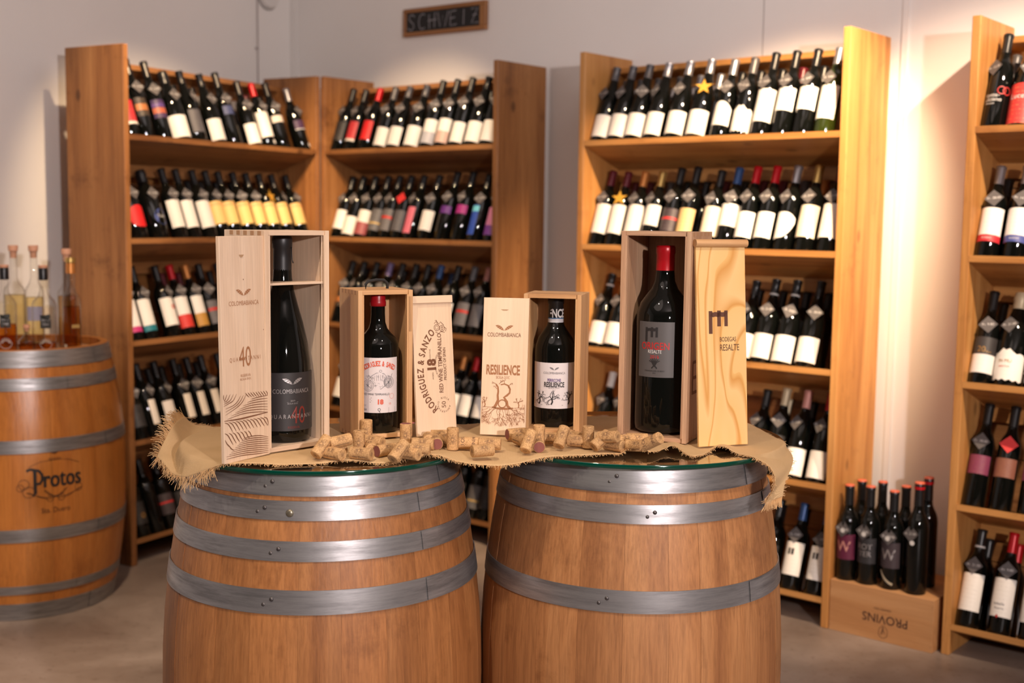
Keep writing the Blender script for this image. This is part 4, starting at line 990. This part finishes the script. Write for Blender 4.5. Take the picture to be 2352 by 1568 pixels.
P.build('lettering', BURN, t, pm)
# bottle 2
cx, cy = -.2865, 2.589
t = thing('magnum_bottle', 'black bottle with red wax cap and white vintage-vehicle label', 'bottle', Matrix.Translation((cx, cy, ZB+.011)), 'large bottles in wooden boxes')
champ(t, [(0, 0), (.041, 0), (.0445, .004), (.0447, .02), (.0447, .172), (.0435, .186), (.038, .199), (.028, .209), (.0200, .219), (.0160, .232), (.0150, .25), (.0150, .284), (0, .284)])
MB().lathe([(.0158, .266), (.0172, .2665), (.0172, .276), (.0158, .279), (.0160, .288), (.0150, .292), (0, .2925)], 24).build('wax_seal', mat('red_wax', (.36, .006, .012), .35), t, True)
az2 = math.radians(10); R = .0452
lb = patch(R, 1.02, .043, .160, az2, 22).build('label', paper('offwhite_label', (.66, .60, .60), amount=0), t, True)
cm = cylmap(R+.0005, az2)
P = Print()
for i, ch in enumerate('RODRIGUEZ & SANZO'):
    if ch != ' ': u = i/16*2-1; P.text(ch, u*.0345, .1475-.010*u*u, .0150, -u*.5, sx=.55, bold=.03)
P.text('18', .002, .066, .0140, bold=.05)
P.circle(.029, .078, .0055, .0005, 14); P.text('15', .024, .062, .006); P.build('lettering', ORANGEINK, t, cm)
P = Print(); P.text('RED WINE TEMPRANILLO', -.006, .0825, .0062, fit=.058); P.text('2020', -.033, .0495, .0055); P.text('75 cl', -.033, .0590, .004); P.line([(-.040, .0785), (.018, .0785)], .0003)
for k in range(4): P.line([(-.040, .075-.003*k), (-.016-.002*(k % 2), .075-.003*k)], .0006)
for k in range(4): P.line([(.020, .053-.003*k), (.040, .053-.003*k)], .0005)
P.circle(0, .050, .0028, .0008, 10); P.line([(0, .047), (.002, .044)], .001)
P.build('lettering', DARKINK, t, cm)
P = Print(); rr = random.Random(5)     # engraved motor tricycle with riders and barrel
for c_, r_ in (((-.024, .101), .012), ((.022, .108), .012), ((.020, .108), .009)):
    P.circle(*c_, r_, .0007, 22); P.circle(*c_, r_*.78, .0004, 18)
    for k in range(8): a = k*PI/8; P.line([(c_[0]-r_*.75*math.cos(a), c_[1]-r_*.75*math.sin(a)), (c_[0]+r_*.75*math.cos(a), c_[1]+r_*.75*math.sin(a))], .0003)
P.line([(-.03, .104), (-.018, .096), (.004, .094), (.014, .102), (.022, .108), (.030, .126)], .0009)
P.line([(-.018, .110), (-.016, .122), (-.006, .128), (.010, .127), (.016, .120), (.012, .112), (-.014, .110)], .0008)
for k in range(7): P.line([(-.014+.004*k, .1115), (-.013+.004*k, .120+.005*math.sin(k*.5))], .0005)
for k in range(46):
    x, y = rr.uniform(-.028, .024), rr.uniform(.096, .122); a = rr.uniform(0, 6); P.line([(x, y), (x+.003*math.cos(a), y+.003*math.sin(a)), (x+.004*math.cos(a+.8), y+.004*math.sin(a+.8))], .00045)
P.circle(-.022, .119, .003, .0006, 10); P.circle(.003, .132, .0026, .0006, 10)
P.build('engraving', GREYINK, t, cm)
# --- box 3 and its lid
e3 = Vector((.979, -.204)).normalized(); f3 = Vector((.0331, 2.6385))
f3 = f3-e3*.009
t = wbox(f3, e3, .1265, .120, .3045, PINE2, 'pale pine box behind the root-tree lid, right of centre', joints=False)
BLp, BRp = Vector((-.0672, 2.606, ZB)), Vector((.0310, 2.590, ZB)); W3 = (BRp-BLp).length
t, pm = lid('box_lid', BLp, BRp, BLp+Vector((.022, .030, .296)), W3, .297, .006, POPLAR['z'], 'pale lid with burned tree roots leaning against the right-centre box')
P = Print(); P.text('COLOMBABIANCA', W3*.47, .2165, .0125, fit=W3*.74); P.build('lettering', BURN, t, pm)
P = Print(); P.bird(W3*.47, .2315, .040); P.text('RESILIENCE', W3*.47, .140, .0290, fit=W3*.74, bold=.03); P.text('SICILIA DOC', W3*.47, .1245, .0085, fit=W3*.30); P.build('lettering', BURN2, t, pm)
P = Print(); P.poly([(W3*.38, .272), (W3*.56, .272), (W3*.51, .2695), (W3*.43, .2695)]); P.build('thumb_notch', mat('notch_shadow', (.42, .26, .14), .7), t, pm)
P = Print(); rr = random.Random(11); x0 = W3*.47
def branch(x, y, a, L, wd, dep, curl=.5, lim=(.010, .135)):
    if dep == 0 or wd < .00022: return
    pts = [(x, y)]; n_ = 4
    for k in range(n_):
        a += rr.uniform(-curl, curl); x += L/n_*math.cos(a); y += L/n_*math.sin(a)
        x = min(max(x, .003), W3-.003); y = max(y, lim[0]); pts.append((x, y))
    P.line(pts, lambda u: wd*(1-.4*u))
    for k in range(2 if rr.random() < .75 else 3): branch(x, y, a+rr.uniform(-.8, .8), L*.80, wd*.74, dep-1, curl, lim)
P.line([(x0-.017, .059), (x0-.013, .066), (x0-.009, .076), (x0-.010, .086), (x0-.009, .094), (x0-.010, .104), (x0-.014, .110)], lambda u: .0062*(1-.55*u))
P.line([(x0+.018, .058), (x0+.012, .064), (x0+.0105, .073), (x0+.004, .082), (x0+.010, .086), (x0+.016, .092), (x0+.0165, .100), (x0+.012, .108), (x0+.004, .111), (x0-.004, .109)], lambda u: .0058*(1-.6*u))
P.circle(x0+.0005, .068, .0085, .0022, 20); P.line([(x0-.022, .060), (x0-.006, .057), (x0+.008, .057), (x0+.024, .059)], .0035)
for (x, y, a) in ((x0-.014, .110, 2.4), (x0-.008, .110, 1.5), (x0+.004, .112, 1.3), (x0+.014, .107, .8), (x0-.012, .100, 2.9), (x0+.017, .098, .3)): branch(x, y, a, .0045, .0013, 3, .6, (.01, .118))
for k in range(16): branch(x0-.030+.0040*k, .058-.0006*(k % 3), -PI/2+(k-7.5)*.13, .012, .0010, 5, .5, (.014, .1))
for (x, s2) in ((x0-.038, 1), (x0+.036, 1)):
    P.line([(x, .060), (x+.001, .066), (x-.001, .072)], .0022)
    for a in (.6, 1.3, 2.0, 2.6): branch(x, .071, a, .005, .0011, 3, .6)
P.line([(.004, .0605), (W3*.3, .0595), (W3*.7, .0590), (W3-.010, .061)], .0008)
P.build('tree_print', BURN2, t, pm)
# bottle 3
cx, cy = .0965, 2.690
t = thing('magnum_bottle', 'black bottle with white vine-tree label in right-centre pine box', 'bottle', Matrix.Translation((cx, cy, ZB+.011)), 'large bottles in wooden boxes')
champ(t, [(0, 0), (.042, 0), (.0452, .004), (.0455, .02), (.0455, .158), (.0442, .176), (.0385, .193), (.029, .207), (.0200, .220), (.0165, .232), (.0157, .25), (.0157, .282), (0, .282)])
MB().lathe([(.0172, .227), (.0166, .268), (.0180, .270), (.0180, .283), (.0160, .288), (0, .2885)], 24).build('capsule', CAPS['k'], t, True)
MB().lathe([(.0177, .2245), (.0176, .2365)], 24).build('neck_band', mat('white_paper_band', (.55, .54, .55), .5), t, True)
MB().lathe([(.0178, .2365), (.0177, .2385)], 24).build('blue_band', mat('blue_print', (.03, .12, .26), .5), t, True)
P = Print(); P.text('RESILIENCE', -.021, 0, .026, sx=.62, bold=.03); P.build('lettering', WHITEINK, t, cylmap(.0176, .15, .2475), lambda x, y: -.0185 < x < .026)
az3 = math.radians(-4); R = .0460
patch(R, 1.32, .041, .142, az3, 26).build('label', paper('offwhite_label_plain', (.66, .61, .61), amount=0), t, True)
cm = cylmap(R+.0005, az3)
P = Print(); P.bird(0, .129, .022); P.text('COLOMBABIANCA', 0, .1195, .0070, fit=.050); P.text('SICILIA DOC', 0, .0865, .0045); P.text('2017', 0, .082, .0032); P.build('lettering', GREYINK, t, cm)
P = Print(); P.text('PERRICONE', 0, .1035, .0095, fit=.030, bold=.02); P.build('lettering', VIOLETINK, t, cm)
P = Print(); P.text('RESILIENCE', 0, .0935, .0150, fit=.046, bold=.03); rr = random.Random(2)
for xx, hh in ((-.034, .060), (-.004, .052), (.036, .060)):
    P.line([(xx-.002, .050), (xx+.001, .056), (xx, .062)], .0032)
    for a in (.3, .9, 1.5, 2.1, 2.8): 
        rr2 = rr
        def br(x, y, a, L, wd, d):
            if d == 0: return
            pts = [(x, y)]
            for k in range(3): a += rr2.uniform(-.7, .7); x += L/3*math.cos(a); y += L/3*math.sin(a); pts.append((x, y))
            P.line(pts, wd)
            for _ in range(2): br(x, y, a+rr2.uniform(-.9, .9), L*.7, wd*.65, d-1)
        br(xx, .062, a, .008, .0016, 4)
P.line([(-.055, .050), (-.03, .0485), (-.01, .050), (.02, .0485), (.055, .051)], .0007); P.build('vine_print', DARKINK, t, cm)
# --- box 4
e4 = Vector((.915, -.404)).normalized(); f4 = Vector((.228, 2.5827))
t = wbox(f4, e4, .152, .168, .443, PINE4, 'tall rough pine box holding the grey-labelled bottle, rightmost box')
P = Print(); P.text('RESALTE', .086, .33, .032, -PI/2) if False else P.text('RESALTE', .05, .335, .030, PI/2); 
P.line([(.04, .10), (.04, .17)], .007); P.line([(.04, .103), (.075, .103)], .007); P.line([(.04, .135), (.070, .135)], .007); P.line([(.04, .168), (.09, .168)], .007)
P.build('lettering', BURN, t, lambda x, y: (.1525, x, y))
BLp, BRp = Vector((.3905, 2.4905, ZB)), Vector((.4995, 2.5310, ZB)); W4 = (BRp-BLp).length
t, pm = lid('box_lid', BLp, BRp, BLp+Vector((-.031, .030, .424)), W4, .424, .007, PLY, 'flame-grained honey pine lid leaning at the right end of the runner')
P = MB(); P.tube([(-.003, -.002, .422), (W4+.003, -.002, .422)], .0085, 14); P.build('round_batten', PINE2['x'], t, 40)
def glyph(P, x, y, s):   # the winery's comb-like sign
    P.line([(x+s*(-.5+k*.1), y+s*(.40+.02*math.sin(k*2.3))) for k in range(11)], .24*s)
    P.poly([(x-.56*s, y+.58*s), (x-.56*s, y-.60*s), (x-.35*s, y-.60*s), (x-.35*s, y+.58*s)]); P.poly([(x-.06*s, y+.60*s), (x-.06*s, y-.22*s), (x+.15*s, y-.22*s), (x+.15*s, y+.60*s)]); P.poly([(x+.36*s, y+.60*s), (x+.36*s, y-.22*s), (x+.56*s, y-.22*s), (x+.56*s, y+.60*s)])
P = Print(); glyph(P, W4*.43, .258, .040); P.text('BODEGAS', W4*.62, .2215, .0135, fit=W4*.33); P.text('RESALTE', W4*.65, .204, .019, fit=W4*.39); P.build('lettering', mat('brown_stamp', (.10, .035, .018), .7), t, pm)
# bottle 4
cx, cy = .3275, 2.620
t = thing('magnum_bottle', 'largest black bottle with red capsule and grey label, rightmost box', 'bottle', Matrix.Translation((cx, cy, ZB+.0145)), 'large bottles in wooden boxes')
champ(t, [(0, 0), (.054, 0), (.0590, .005), (.0595, .02), (.0595, .235), (.0580, .255), (.051, .276), (.039, .293), (.0285, .306), (.0220, .322), (.0195, .345), (.0190, .39), (0, .39)])
MB().lathe([(.0200, .345), (.0196, .380), (.0208, .382), (.0208, .394), (.0190, .398), (0, .3985)], 26).build('capsule', mat('capsule_scarlet', (.46, .006, .012), .32, .1), t, True)
az4 = math.radians(-25); R = .0601
patch(R, .70, .120, .238, az4, 20).build('label', mat('slate_label', (.085, .078, .078), .5), t, True)
cm = cylmap(R+.0005, az4)
P = Print(); glyph(P, -.008, .211, .026); rr = random.Random(4)
for k in range(7): a = PI/2+(k-3)*.34; P.line([(0, .143), (.010*math.cos(a)*.6, .150+.004*math.sin(a)), (.014*math.cos(a), .150+.011*math.sin(a))], lambda u: .0030*(1-.5*u))
P.line([(-.006, .139), (0, .146), (.006, .139)], .003); P.text('CRIANZA DEL DUERO', 0, .1335, .0045); P.text('2016', 0, .129, .0035); P.build('lettering', DARKINK, t, cm)
P = Print(); P.text('ORIGEN', 0, .186, .0215, fit=.064, bold=.015); P.text('2016', 0, .1635, .0105); P.build('lettering', REDINK, t, cm)
P = Print(); P.text('RESALTE', 0, .1745, .0105, fit=.030); P.build('lettering', WHITEINK, t, cm)
# ------------------------------------------------------------------ corks
CL, CRr = .0450, .0122
cork_me = MB().lathe([(0, 0), (CRr-.0012, 0), (CRr, .0012), (CRr, CL-.0012), (CRr-.0012, CL), (0, CL)], 24).mesh('cork', CORK, 40)
P = Print()
for k in range(22):
    a = 2*PI*k/22; P.line([(.0025*math.cos(a), .0025*math.sin(a)), ((.0075+.002*(k % 2))*math.cos(a), (.0085+.0025*(k % 2))*math.sin(a))], .00045)
def pmesh(P, name, m_, fn): b_ = MB(); b_.v = [tuple(fn(x, y)) for x, y in P.v]; b_.f = P.f; return b_.mesh(name, m_)
sun = pmesh(P, 'sunburst', INK, cylmap(CRr+.0002, 0, CL*.5))
P = Print(); P.text('WINERY-VINEYARD', 0, 0, .0045, PI/2, fit=.030); words_ = pmesh(P, 'lettering', INK, cylmap(CRr+.0002, 1.1, CL*.5))
P = Print(); P.text('NOT', .0, -.012, .011, PI*0); P.text('WINE', 0, .010, .010); notw = pmesh(P, 'lettering', INK, cylmap(CRr+.0002, 0, CL*.5))
P = Print()
for k in range(12): a = 2*PI*k/12; P.line([(.001*math.cos(a), .001*math.sin(a)), (.0055*math.cos(a), .0055*math.sin(a))], .0004)
endm = pmesh(P, 'end_mark', INK, lambda x, y: (x, -y, -.0002)); endm2 = pmesh(P, 'end_mark', INK, lambda x, y: (x, y, CL+.0002))
P = Print(); P.disc(0, 0, CRr-.0013, 18); stain = pmesh(P, 'stained_end', CORK_END, lambda x, y: (x, -y, -.00015)); stain2 = pmesh(P, 'stained_end', CORK_END, lambda x, y: (x, y, CL+.00015))
# (px, py of centre, azimuth of axis 0=right 90=away, elevation, flags)   s = stained end, n = lettered 'not wine', S = standing
CK = [(739, 1025, 52, 42, '', 'cork propped up at far left of cork row'), (767, 1041, -35, 0, 'e', 'cork lying in front of the propped leftmost cork'), (776, 1030, -60, 0, '', 'cork partly hidden behind the two leftmost corks'), (781, 1013, 30, 8, '', 'cork resting behind the leftmost pair, below large box'),
      (825, 1014, 0, 90, '', 'shorter-looking upright cork left of the honey pine box front'), (842, 988, 0, 90, '', 'upright cork closest to the honey pine box bottom-left'), (830, 1041, -22, 0, 'e', 'cork lying at the foot of the front-left upright cork'), (852, 1028, -80, 0, 'e', 'cork pointing end-on at camera, right of an upright cork'), (858, 1013, -30, 0, '', 'cork lying behind the end-on cork below the red-capped bottle'),
      (887, 1033, 222, 0, 's', 'cork with wine-stained end lying left of the leaning cork'), (916, 1036, 55, 36, '', 'cork leaning across others below the honey pine box'), (940, 1041, -30, 0, 'e', 'short-looking cork lying beneath the leaning cork'), (932, 997, 0, 90, 's', 'tall upright wine-stained cork at honey box right corner'),
      (962, 1032, -3, 0, '', 'cork with clear sunburst lying right of the leaning cork'), (972, 1019, -8, 0, 'e', 'cork lying just behind the sunburst cork'), (984, 1008, -85, 0, 'e', 'pale end-on cork in front of sideways-lettered lid'), (1002, 1015, -82, 0, 's', 'purple-stained end-on cork in front of sideways-lettered lid'), (1014, 1000, 4, 0, '', 'cork lying against the bottom of sideways-lettered lid'),
      (1027, 1010, -62, 0, '', 'cork half hidden left of the solitary upright cork'), (1040, 1007, 0, 90, '', 'upright cork standing right of the sideways-lettered lid'), (1076, 1017, 0, 0, 'n', 'cork with large dark lettering lying at table centre'), (1125, 1019, -4, 0, '', 'cork lying right of the large-lettered cork'), (1108, 1034, 205, 0, 'e', 'cork lying alone nearest the front edge at centre'),
      (1187, 996, 205, 0, 's', 'dark-stained cork at foot of the tree-root lid'), (1197, 1010, -65, 0, '', 'cork behind the leaning cork by the tree-root lid'), (1214, 1013, 62, 50, '', 'cork leaning upward below the tree-root lid edge'), (1238, 1000, 0, 90, '', 'upright cork at bottom-left of right-centre box'), (1236, 1022, -85, 0, 's', 'red-ended cork lying before the upright cork by right-centre box'),
      (1264, 1006, -3, 0, '', 'cork lying along the bottom of right-centre box'), (1290, 1003, 62, 50, '', 'leaning cork in front of vine-tree label bottle'), (1312, 1002, -35, 0, '', 'cork behind the leaning cork at right-centre box corner'), (1328, 1012, -15, 0, '', 'cork lying left of the second right upright cork'), (1351, 1003, 0, 90, '', 'upright cork between right-centre box and tall rough box'),
      (1380, 1011, 35, 32, '', 'cork tilted up beside the right upright cork'), (1397, 1003, -35, 8, '', 'cork on top of the pile left of tall rough box'), (1411, 1022, -42, 0, 'e', 'cork with bare end toward camera before tall rough box'), (1434, 1011, 30, 0, '', 'cork lying at left foot of tall rough box'), (1461, 1023, -4, 0, '', 'cork with sunburst lying in front of tall rough box'), (1463, 1008, 0, 0, '', 'cork lying against bottom board of tall rough box'), (1497, 1014, -42, 28, 'n', 'lettered cork resting on others, rightmost of all corks')]
for px, py, azd, el, fl, lbl in CK:
    az, elr = math.radians(azd), math.radians(el)
    hz_ = (CRr*math.cos(elr)+CL/2*math.sin(elr)); z = ZB-.0005+hz_
    if 0 < el < 30: z += .016
    c = atz(px, py, z); d = Vector((math.cos(elr)*math.cos(az), math.cos(elr)*math.sin(az), math.sin(elr)))
    if el == 90: c.z = ZB-.0005+CL/2
    if 'S' in fl: pass
    side = Vector((0, 0, 1)).cross(d) if el < 89 else Vector((1, 0, 0))
    side.normalize(); nrm = d.cross(side)      # local x = side ; local -y faces viewer/up
    M_ = Matrix.Identity(4)
    fy = -(Vector((0, -1, .75)) - d*d.dot(Vector((0, -1, .75)))); fy.normalize(); fx = fy.cross(d)
    for i, v in enumerate((fx, fy, d)):
        for j in range(3): M_[j][i] = v[j]
    M_.translation = c-d*CL/2
    o = link('cork', cork_me); o.matrix_world = M_; tag(o, lbl, 'cork', 'wine corks scattered on the burlap runner')
    if 'n' in fl: link('lettering', notw, o)
    else: link('sunburst', sun, o); link('lettering', words_, o)
    if 's' in fl: link('stained_end', stain2 if (d.y < 0 or el == 90) else stain, o)
    else: link('end_mark', endm2 if (d.y < 0 or el == 90) else endm, o)
# ------------------------------------------------------------------ chalkboard sign
s0 = atplane(933, 87, (*P0.xy, 0), nB); s1 = atplane(1122, 68, (*P0.xy, 0), nB)
SW = (s1-s0).length; SHh = .135
t = thing('chalkboard_sign', 'small framed chalkboard reading SCHWEIZ, high on the back wall', 'sign', frame(s0-nB*.024, s1-s0))
fw = .020
for a, c in (((0, 0, 0), (SW, .022, fw)), ((0, 0, SHh-fw), (SW, .022, SHh))): MB().box(a, c, .002).build('frame_rail', RACK['x'], t)
for a, c in (((0, 0, fw), (fw, .022, SHh-fw)), ((SW-fw*1.9, 0, fw), (SW, .022, SHh-fw))): MB().box(a, c, .002).build('frame_rail', RACK['z'], t)
MB().box((fw, .006, fw), (SW-fw*1.9, .014, SHh-fw)).build('slate', mat('chalkboard', (.006, .006, .007), .6), t)
G_ = {'S': [[(.9, .85), (.6, 1), (.25, .95), (.15, .75), (.4, .55), (.7, .42), (.8, .2), (.55, .02), (.15, .05), (0, .2)]], 'C': [[(.9, .9), (.6, 1), (.25, .85), (.1, .5), (.2, .15), (.5, 0), (.9, .1)]],
      'H': [[(.1, .9), (.15, .0)], [(.85, 1), (.8, .05)], [(-.05, .5), (1.05, .55)]], 'W': [[(-.15, 1), (.2, .05), (.5, .75), (.8, .02), (1.2, 1)]], 'E': [[(.9, .98), (.1, .92), (.15, .05), (.95, .12)], [(.1, .5), (.75, .55)]],
      'I': [[(.5, 1), (.45, .05)]], 'Z': [[(.05, .95), (.85, 1), (.1, .08), (.95, .1)], [(.25, .55), (.75, .6)]]}
P = Print(); iw = SW-fw*2.9; ih = SHh-2*fw; st = iw/7
for i, ch in enumerate('SCHWEIZ'):
    for pl in G_[ch]:
        pts = [(fw+st*(i+.14)+x*st*.74, fw+ih*.10+y*ih*.80) for x, y in pl]; P.line(pts, .0042)
P.build('lettering', mat('chalk_stroke', (.30, .29, .31), .9), t, lambda x, y: (x, .0052, y))
# ------------------------------------------------------------------ crate with eight bottles
ec = eB; fc = Vector((1.166, 4.311, 0)); CW, CD, CHh = .382, .325, .186
t = thing('wine_crate', 'flat pine crate with upside-down burned lettering on the floor, holding bottles on top', 'crate', frame(fc, ec))
MB().box((0, 0, 0), (CW, .012, CHh), .001).build('front_board', CRATE['x'], t)
MB().box((0, CD-.012, 0), (CW, CD, CHh), .001).build('back_board', CRATE['x'], t)
MB().box((0, .0125, 0), (.012, CD-.0125, CHh-.010), .001).build('end_board', CRATE['x'], t)
MB().box((CW-.012, .0125, 0), (CW, CD-.0125, CHh-.010), .001).build('end_board', CRATE['x'], t)
MB().box((.0, .0125, CHh-.0098), (CW, CD-.0125, CHh), .001).build('top_board', CRATE['x'], t)
MB().box((.0125, .0125, 0), (CW-.0125, CD-.0125, .01)).build('bottom_board', CRATE['x'], t)
P = Print(); P.text('PROVINS', .210, .082, .044, PI, fit=.165, bold=.01); P.text('GRAND CRU', .200, .116, .011, PI)
P.circle(.205, .030, .016, .0018, 18, PI, 2*PI); P.line([(.189, .030), (.190, .045), (.205, .060), (.220, .045), (.221, .030)], .0018); P.line([(.205, .054), (.203, .040), (.199, .026)], .0035); P.line([(.205, .045), (.211, .030)], .0025)
P.build('lettering', mat('crate_stamp', (.06, .022, .012), .7), t, lambda x, y: (x, -.0006, y))
P = Print()
for x, y in ((.006, .02), (.006, .16), (CW-.006, .02), (CW-.006, .16)): P.disc(x, y, .0015, 6)
P.build('nail', BURN, t, lambda x, y: (x, -.0006, y))
def wlab(col, inkm, word):
    def f(t):
        R = PROF['bord'][0]+.0008
        if col: patch(R, 1.15, .078, .170, 0, 16).build('label', mat('crate_label_%d' % int(col[0]*999), col, .5), t, True)
        P = Print()
        if word == 'W':
            P.text('W', 0, .124, .054, sx=.95, bold=.01)
        elif word: P.text(word[0], 0, .138, .028); P.text(word[1], .002, .112, .028)
        if word: P.build('lettering', inkm, t, cylmap(R+.0006, 0, 0))
        P = Print(); P.disc(0, 0, .0085); P.build('round_sticker', CAPS['w'], t, lambda x, y: (x, -R*.97-.010, .186+y))
    return f
CB = [(1940, 1309, 1.04, (.11, .012, .04), 'W', 'bottle with plum W label, front left on the crate'), (1992, 1320, 1.06, (.025, .024, .027), ('ROT', 'TER'), 'bottle with dark lettered label, second in crate front row'), (2046, 1331, 1.05, (.045, .032, .038), 'W', 'bottle with brown-black W label and strip, third in crate front row'), (2102, 1341, 1.18, None, None, 'tall unlabelled bottle, front right on the crate')]
def topdisc(t, hs, R=.0172):
    hs *= 1.11
    MB().lathe([(R, .2965*hs), (R+.0003, .2985*hs), (R-.002, .3008*hs), (0, .3010*hs)], 18).build('cap_top', mat('orange_cap_top', (.62, .13, .07), .4), t, True)
for i, (px, py, hs, col, wd, lbl) in enumerate(CB):
    p = atplane(px, py, fc+nB*.050, nB)+ec*(.007 if i == 0 else 0); Mx = frame(p, ec); Mx.translation = (p.x, p.y, CHh)
    t = bottle(Mx, 'bord', 'k', '-', lbl, 'eight dark bottles on the floor crate', hs=hs, tg='t', tz=.182, glass=None)
    wlab(col, SILVERINK if i != 0 else CAPS['p'], wd)(t); topdisc(t, hs)
    if i == 2: P = Print(); P.line([(-.030+.005*k, .066-.0075*k+.0003*k*k) for k in range(11)], .008); P.build('label_strip', mat('cream_strip', (.45, .38, .26), .6), t, cylmap(PROF['bord'][0]+.0012, 0, 0))
    if i == 3: MB().lathe([(.0180, .282*1.11*hs), (.0180, .289*1.11*hs)], 18).build('red_ring', CAPS['r'], t, True)
    p2 = p+nB*.105+ec*(.0 if i < 3 else -.008); Mx = frame(p2, ec); Mx.translation = (p2.x, p2.y, CHh)
    lb2 = ['black bottle with orange top, back left on the crate', 'black bottle with orange top, second in crate back row', 'black bottle with orange top, third in crate back row', 'tall black bottle with red ring, back right on the crate'][i]
    t = bottle(Mx, 'bord', 'k', '-', lb2, 'eight dark bottles on the floor crate', hs=hs, tg=None); topdisc(t, hs)
    if i == 3: MB().lathe([(.0180, .282*1.11*hs), (.0180, .289*1.11*hs)], 18).build('red_ring', CAPS['r'], t, True)
# ------------------------------------------------------------------ spirits on the back-left barrel
HZ = BH-.03+.0005
CORKCAP = mat('pale_stopper', (.58, .30, .19), .6); BLKCAP = CAPS['k']
def spirit(px, Yd, r, H, liq, liq_m, cap, label, kind='round'):
    p = atY(px, 790, Yd); t = thing('spirit_bottle', label, 'bottle', Matrix.Translation((p.x, p.y, HZ)) @ Matrix.Rotation(.38, 4, 'Z'), 'clear spirit bottles on the amber barrel')
    b = H*.56; nk = .0135
    MB().lathe([(0, 0), (r-.003, 0), (r, .004), (r, b), (r*.96, b+.010), (r*.84, b+.021), (r*.62, b+.031), (nk+.004, b+.042), (nk, b+.058), (nk, H-.012), (nk+.0015, H-.012), (nk+.0015, H-.004), (nk-.002, H-.004)], 28).build('bottle_glass', CLEAR, t, 50)
    MB().lathe([(0, .006), (r-.004, .006), (r-.003, .01), (r-.003, min(liq, b)), (0, min(liq, b)+.0002)], 24).build('liquid', liq_m, t, 50)
    if cap == 'cork':
        MB().lathe([(nk-.002, H-.03), (nk-.001, H-.004), (nk+.004, H-.003), (nk+.0055, H+.016), (nk+.004, H+.019), (0, H+.019)], 20).build('stopper', CORKCAP, t, 50)
    elif cap == 'gold':
        MB().lathe([(nk+.001, H-.045), (nk+.004, H-.044), (nk+.004, H-.006), (nk+.001, H-.005)], 20).build('neck_sleeve', CAPS['o'], t, 50)
        MB().lathe([(nk, H-.004), (nk+.005, H-.003), (nk+.005, H+.014), (0, H+.016)], 20).build('stopper', CAPS['g'], t, 50)
    else:
        MB().lathe([(nk+.0015, H-.045), (nk+.0032, H-.044), (nk+.0032, H-.004), (nk+.002, H)], 20).build('neck_sleeve', BLKCAP, t, 50)
        MB().lathe([(nk, H-.003), (nk+.003, H), (nk+.003, H+.009), (0, H+.010)], 20).build('stopper', CORKCAP, t, 50)
    return t
def dk(t, r, azd=0):
    P = Print(); P.poly([(-.019, -.026), (.019, -.026), (.019, .008), (.012, .010), (.019, .014), (.014, .026), (-.008, .022), (-.019, .024)]); P.build('label', mat('black_label_spirit', (.012, .014, .012), .5), t, cylmap(r+.0008, azd, .125))
    P = Print(); P.text('THE', 0, -.012, .014); P.line([(-.015, .006), (.015, .006)], .0012); P.line([(-.015, .002), (.015, .002)], .0008); P.build('lettering', SILVERINK, t, cylmap(r+.0014, azd, .125))
    P = Print()
    for k in range(9): a = PI*k/8; P.line([(.010*math.cos(a), .006*math.sin(a)), (.020*math.cos(a), .018*math.sin(a))], .0016)
    P.circle(0, 0, .022, .0012, 16, PI, 2*PI); P.build('etched_mark', mat('frosted_white', (.6, .58, .56), .7), t, cylmap(r+.0010, azd, .045))
t = spirit(14, 4.45, .0400, .318, .11, AMBER2, 'black', 'black-capped spirit bottle at the far left edge, etched stag-like mark'); t['label'] = 'black-capped clear spirit bottle nearest the left picture edge'; dk(t, .04, .0)
t = spirit(103, 4.45, .0430, .318, .045, AMBER2, 'black', 'black-capped clear spirit bottle in middle of amber barrel top'); dk(t, .043, .1)
t = spirit(166, 4.55, .0340, .338, .17, AMBER, 'gold', 'slim gold-capped amber spirit bottle nearest the pine rack')
P = Print(); P.poly([(-.016, 0), (.016, 0), (.016, .014), (-.016, .014)]); P.poly([(-.016, .085), (.014, .085), (.014, .098), (-.016, .098)]); P.build('label_strip', mat('yellow_strip', (.60, .42, .16), .6), t, cylmap(.0348, .45, .006))
P = Print(); P.poly([(-.006, 0), (.006, 0), (.006, .024), (-.006, .024)]); P.build('label_strip', mat('white_strip', (.6, .56, .48), .6), t, cylmap(.0348, -.75, .006))
spirit(36, 4.72, .0400, .372, .20, PALEY, 'cork', 'tall cork-stoppered pale yellow bottle behind left black-capped one')
t = spirit(82, 4.74, .0350, .372, .19, PALEY, 'cork', 'tall cork-stoppered bottle with blue label behind middle black-capped one')
patch(.0355, .9, .10, .155, 0, 12).build('label', mat('lilac_label', (.30, .30, .42), .5), t, True)
spirit(157, 4.70, .0360, .362, .20, AMBER, 'cork', 'tall cork-stoppered amber bottle behind the gold-capped one')
p = atY(62, 790, 4.51); t = thing('spirit_bottle', 'squat round amber flask between the two black-capped bottles', 'bottle', Matrix.Translation((p.x, p.y, HZ)), 'clear spirit bottles on the amber barrel')
MB().lathe([(0, 0), (.020, 0), (.030, .012), (.033, .028), (.029, .046), (.018, .058), (.010, .066), (.010, .082), (.012, .083), (.012, .090), (.008, .090)], 24).build('bottle_glass', CLEAR, t, True)
MB().lathe([(0, .003), (.019, .003), (.028, .013), (.031, .028), (.028, .040), (0, .0402)], 24).build('liquid', AMBER2, t, True)
MB().lathe([(.007, .078), (.008, .0905), (.012, .091), (.012, .103), (0, .104)], 16).build('stopper', CORKCAP, t, 50)
# ------------------------------------------------------------------ render helpers that belong to the scene
sc.cycles.use_denoising = True
sc.cycles.max_bounces = 8; sc.cycles.transparent_max_bounces = 16
sc.cycles.sample_clamp_indirect = 6
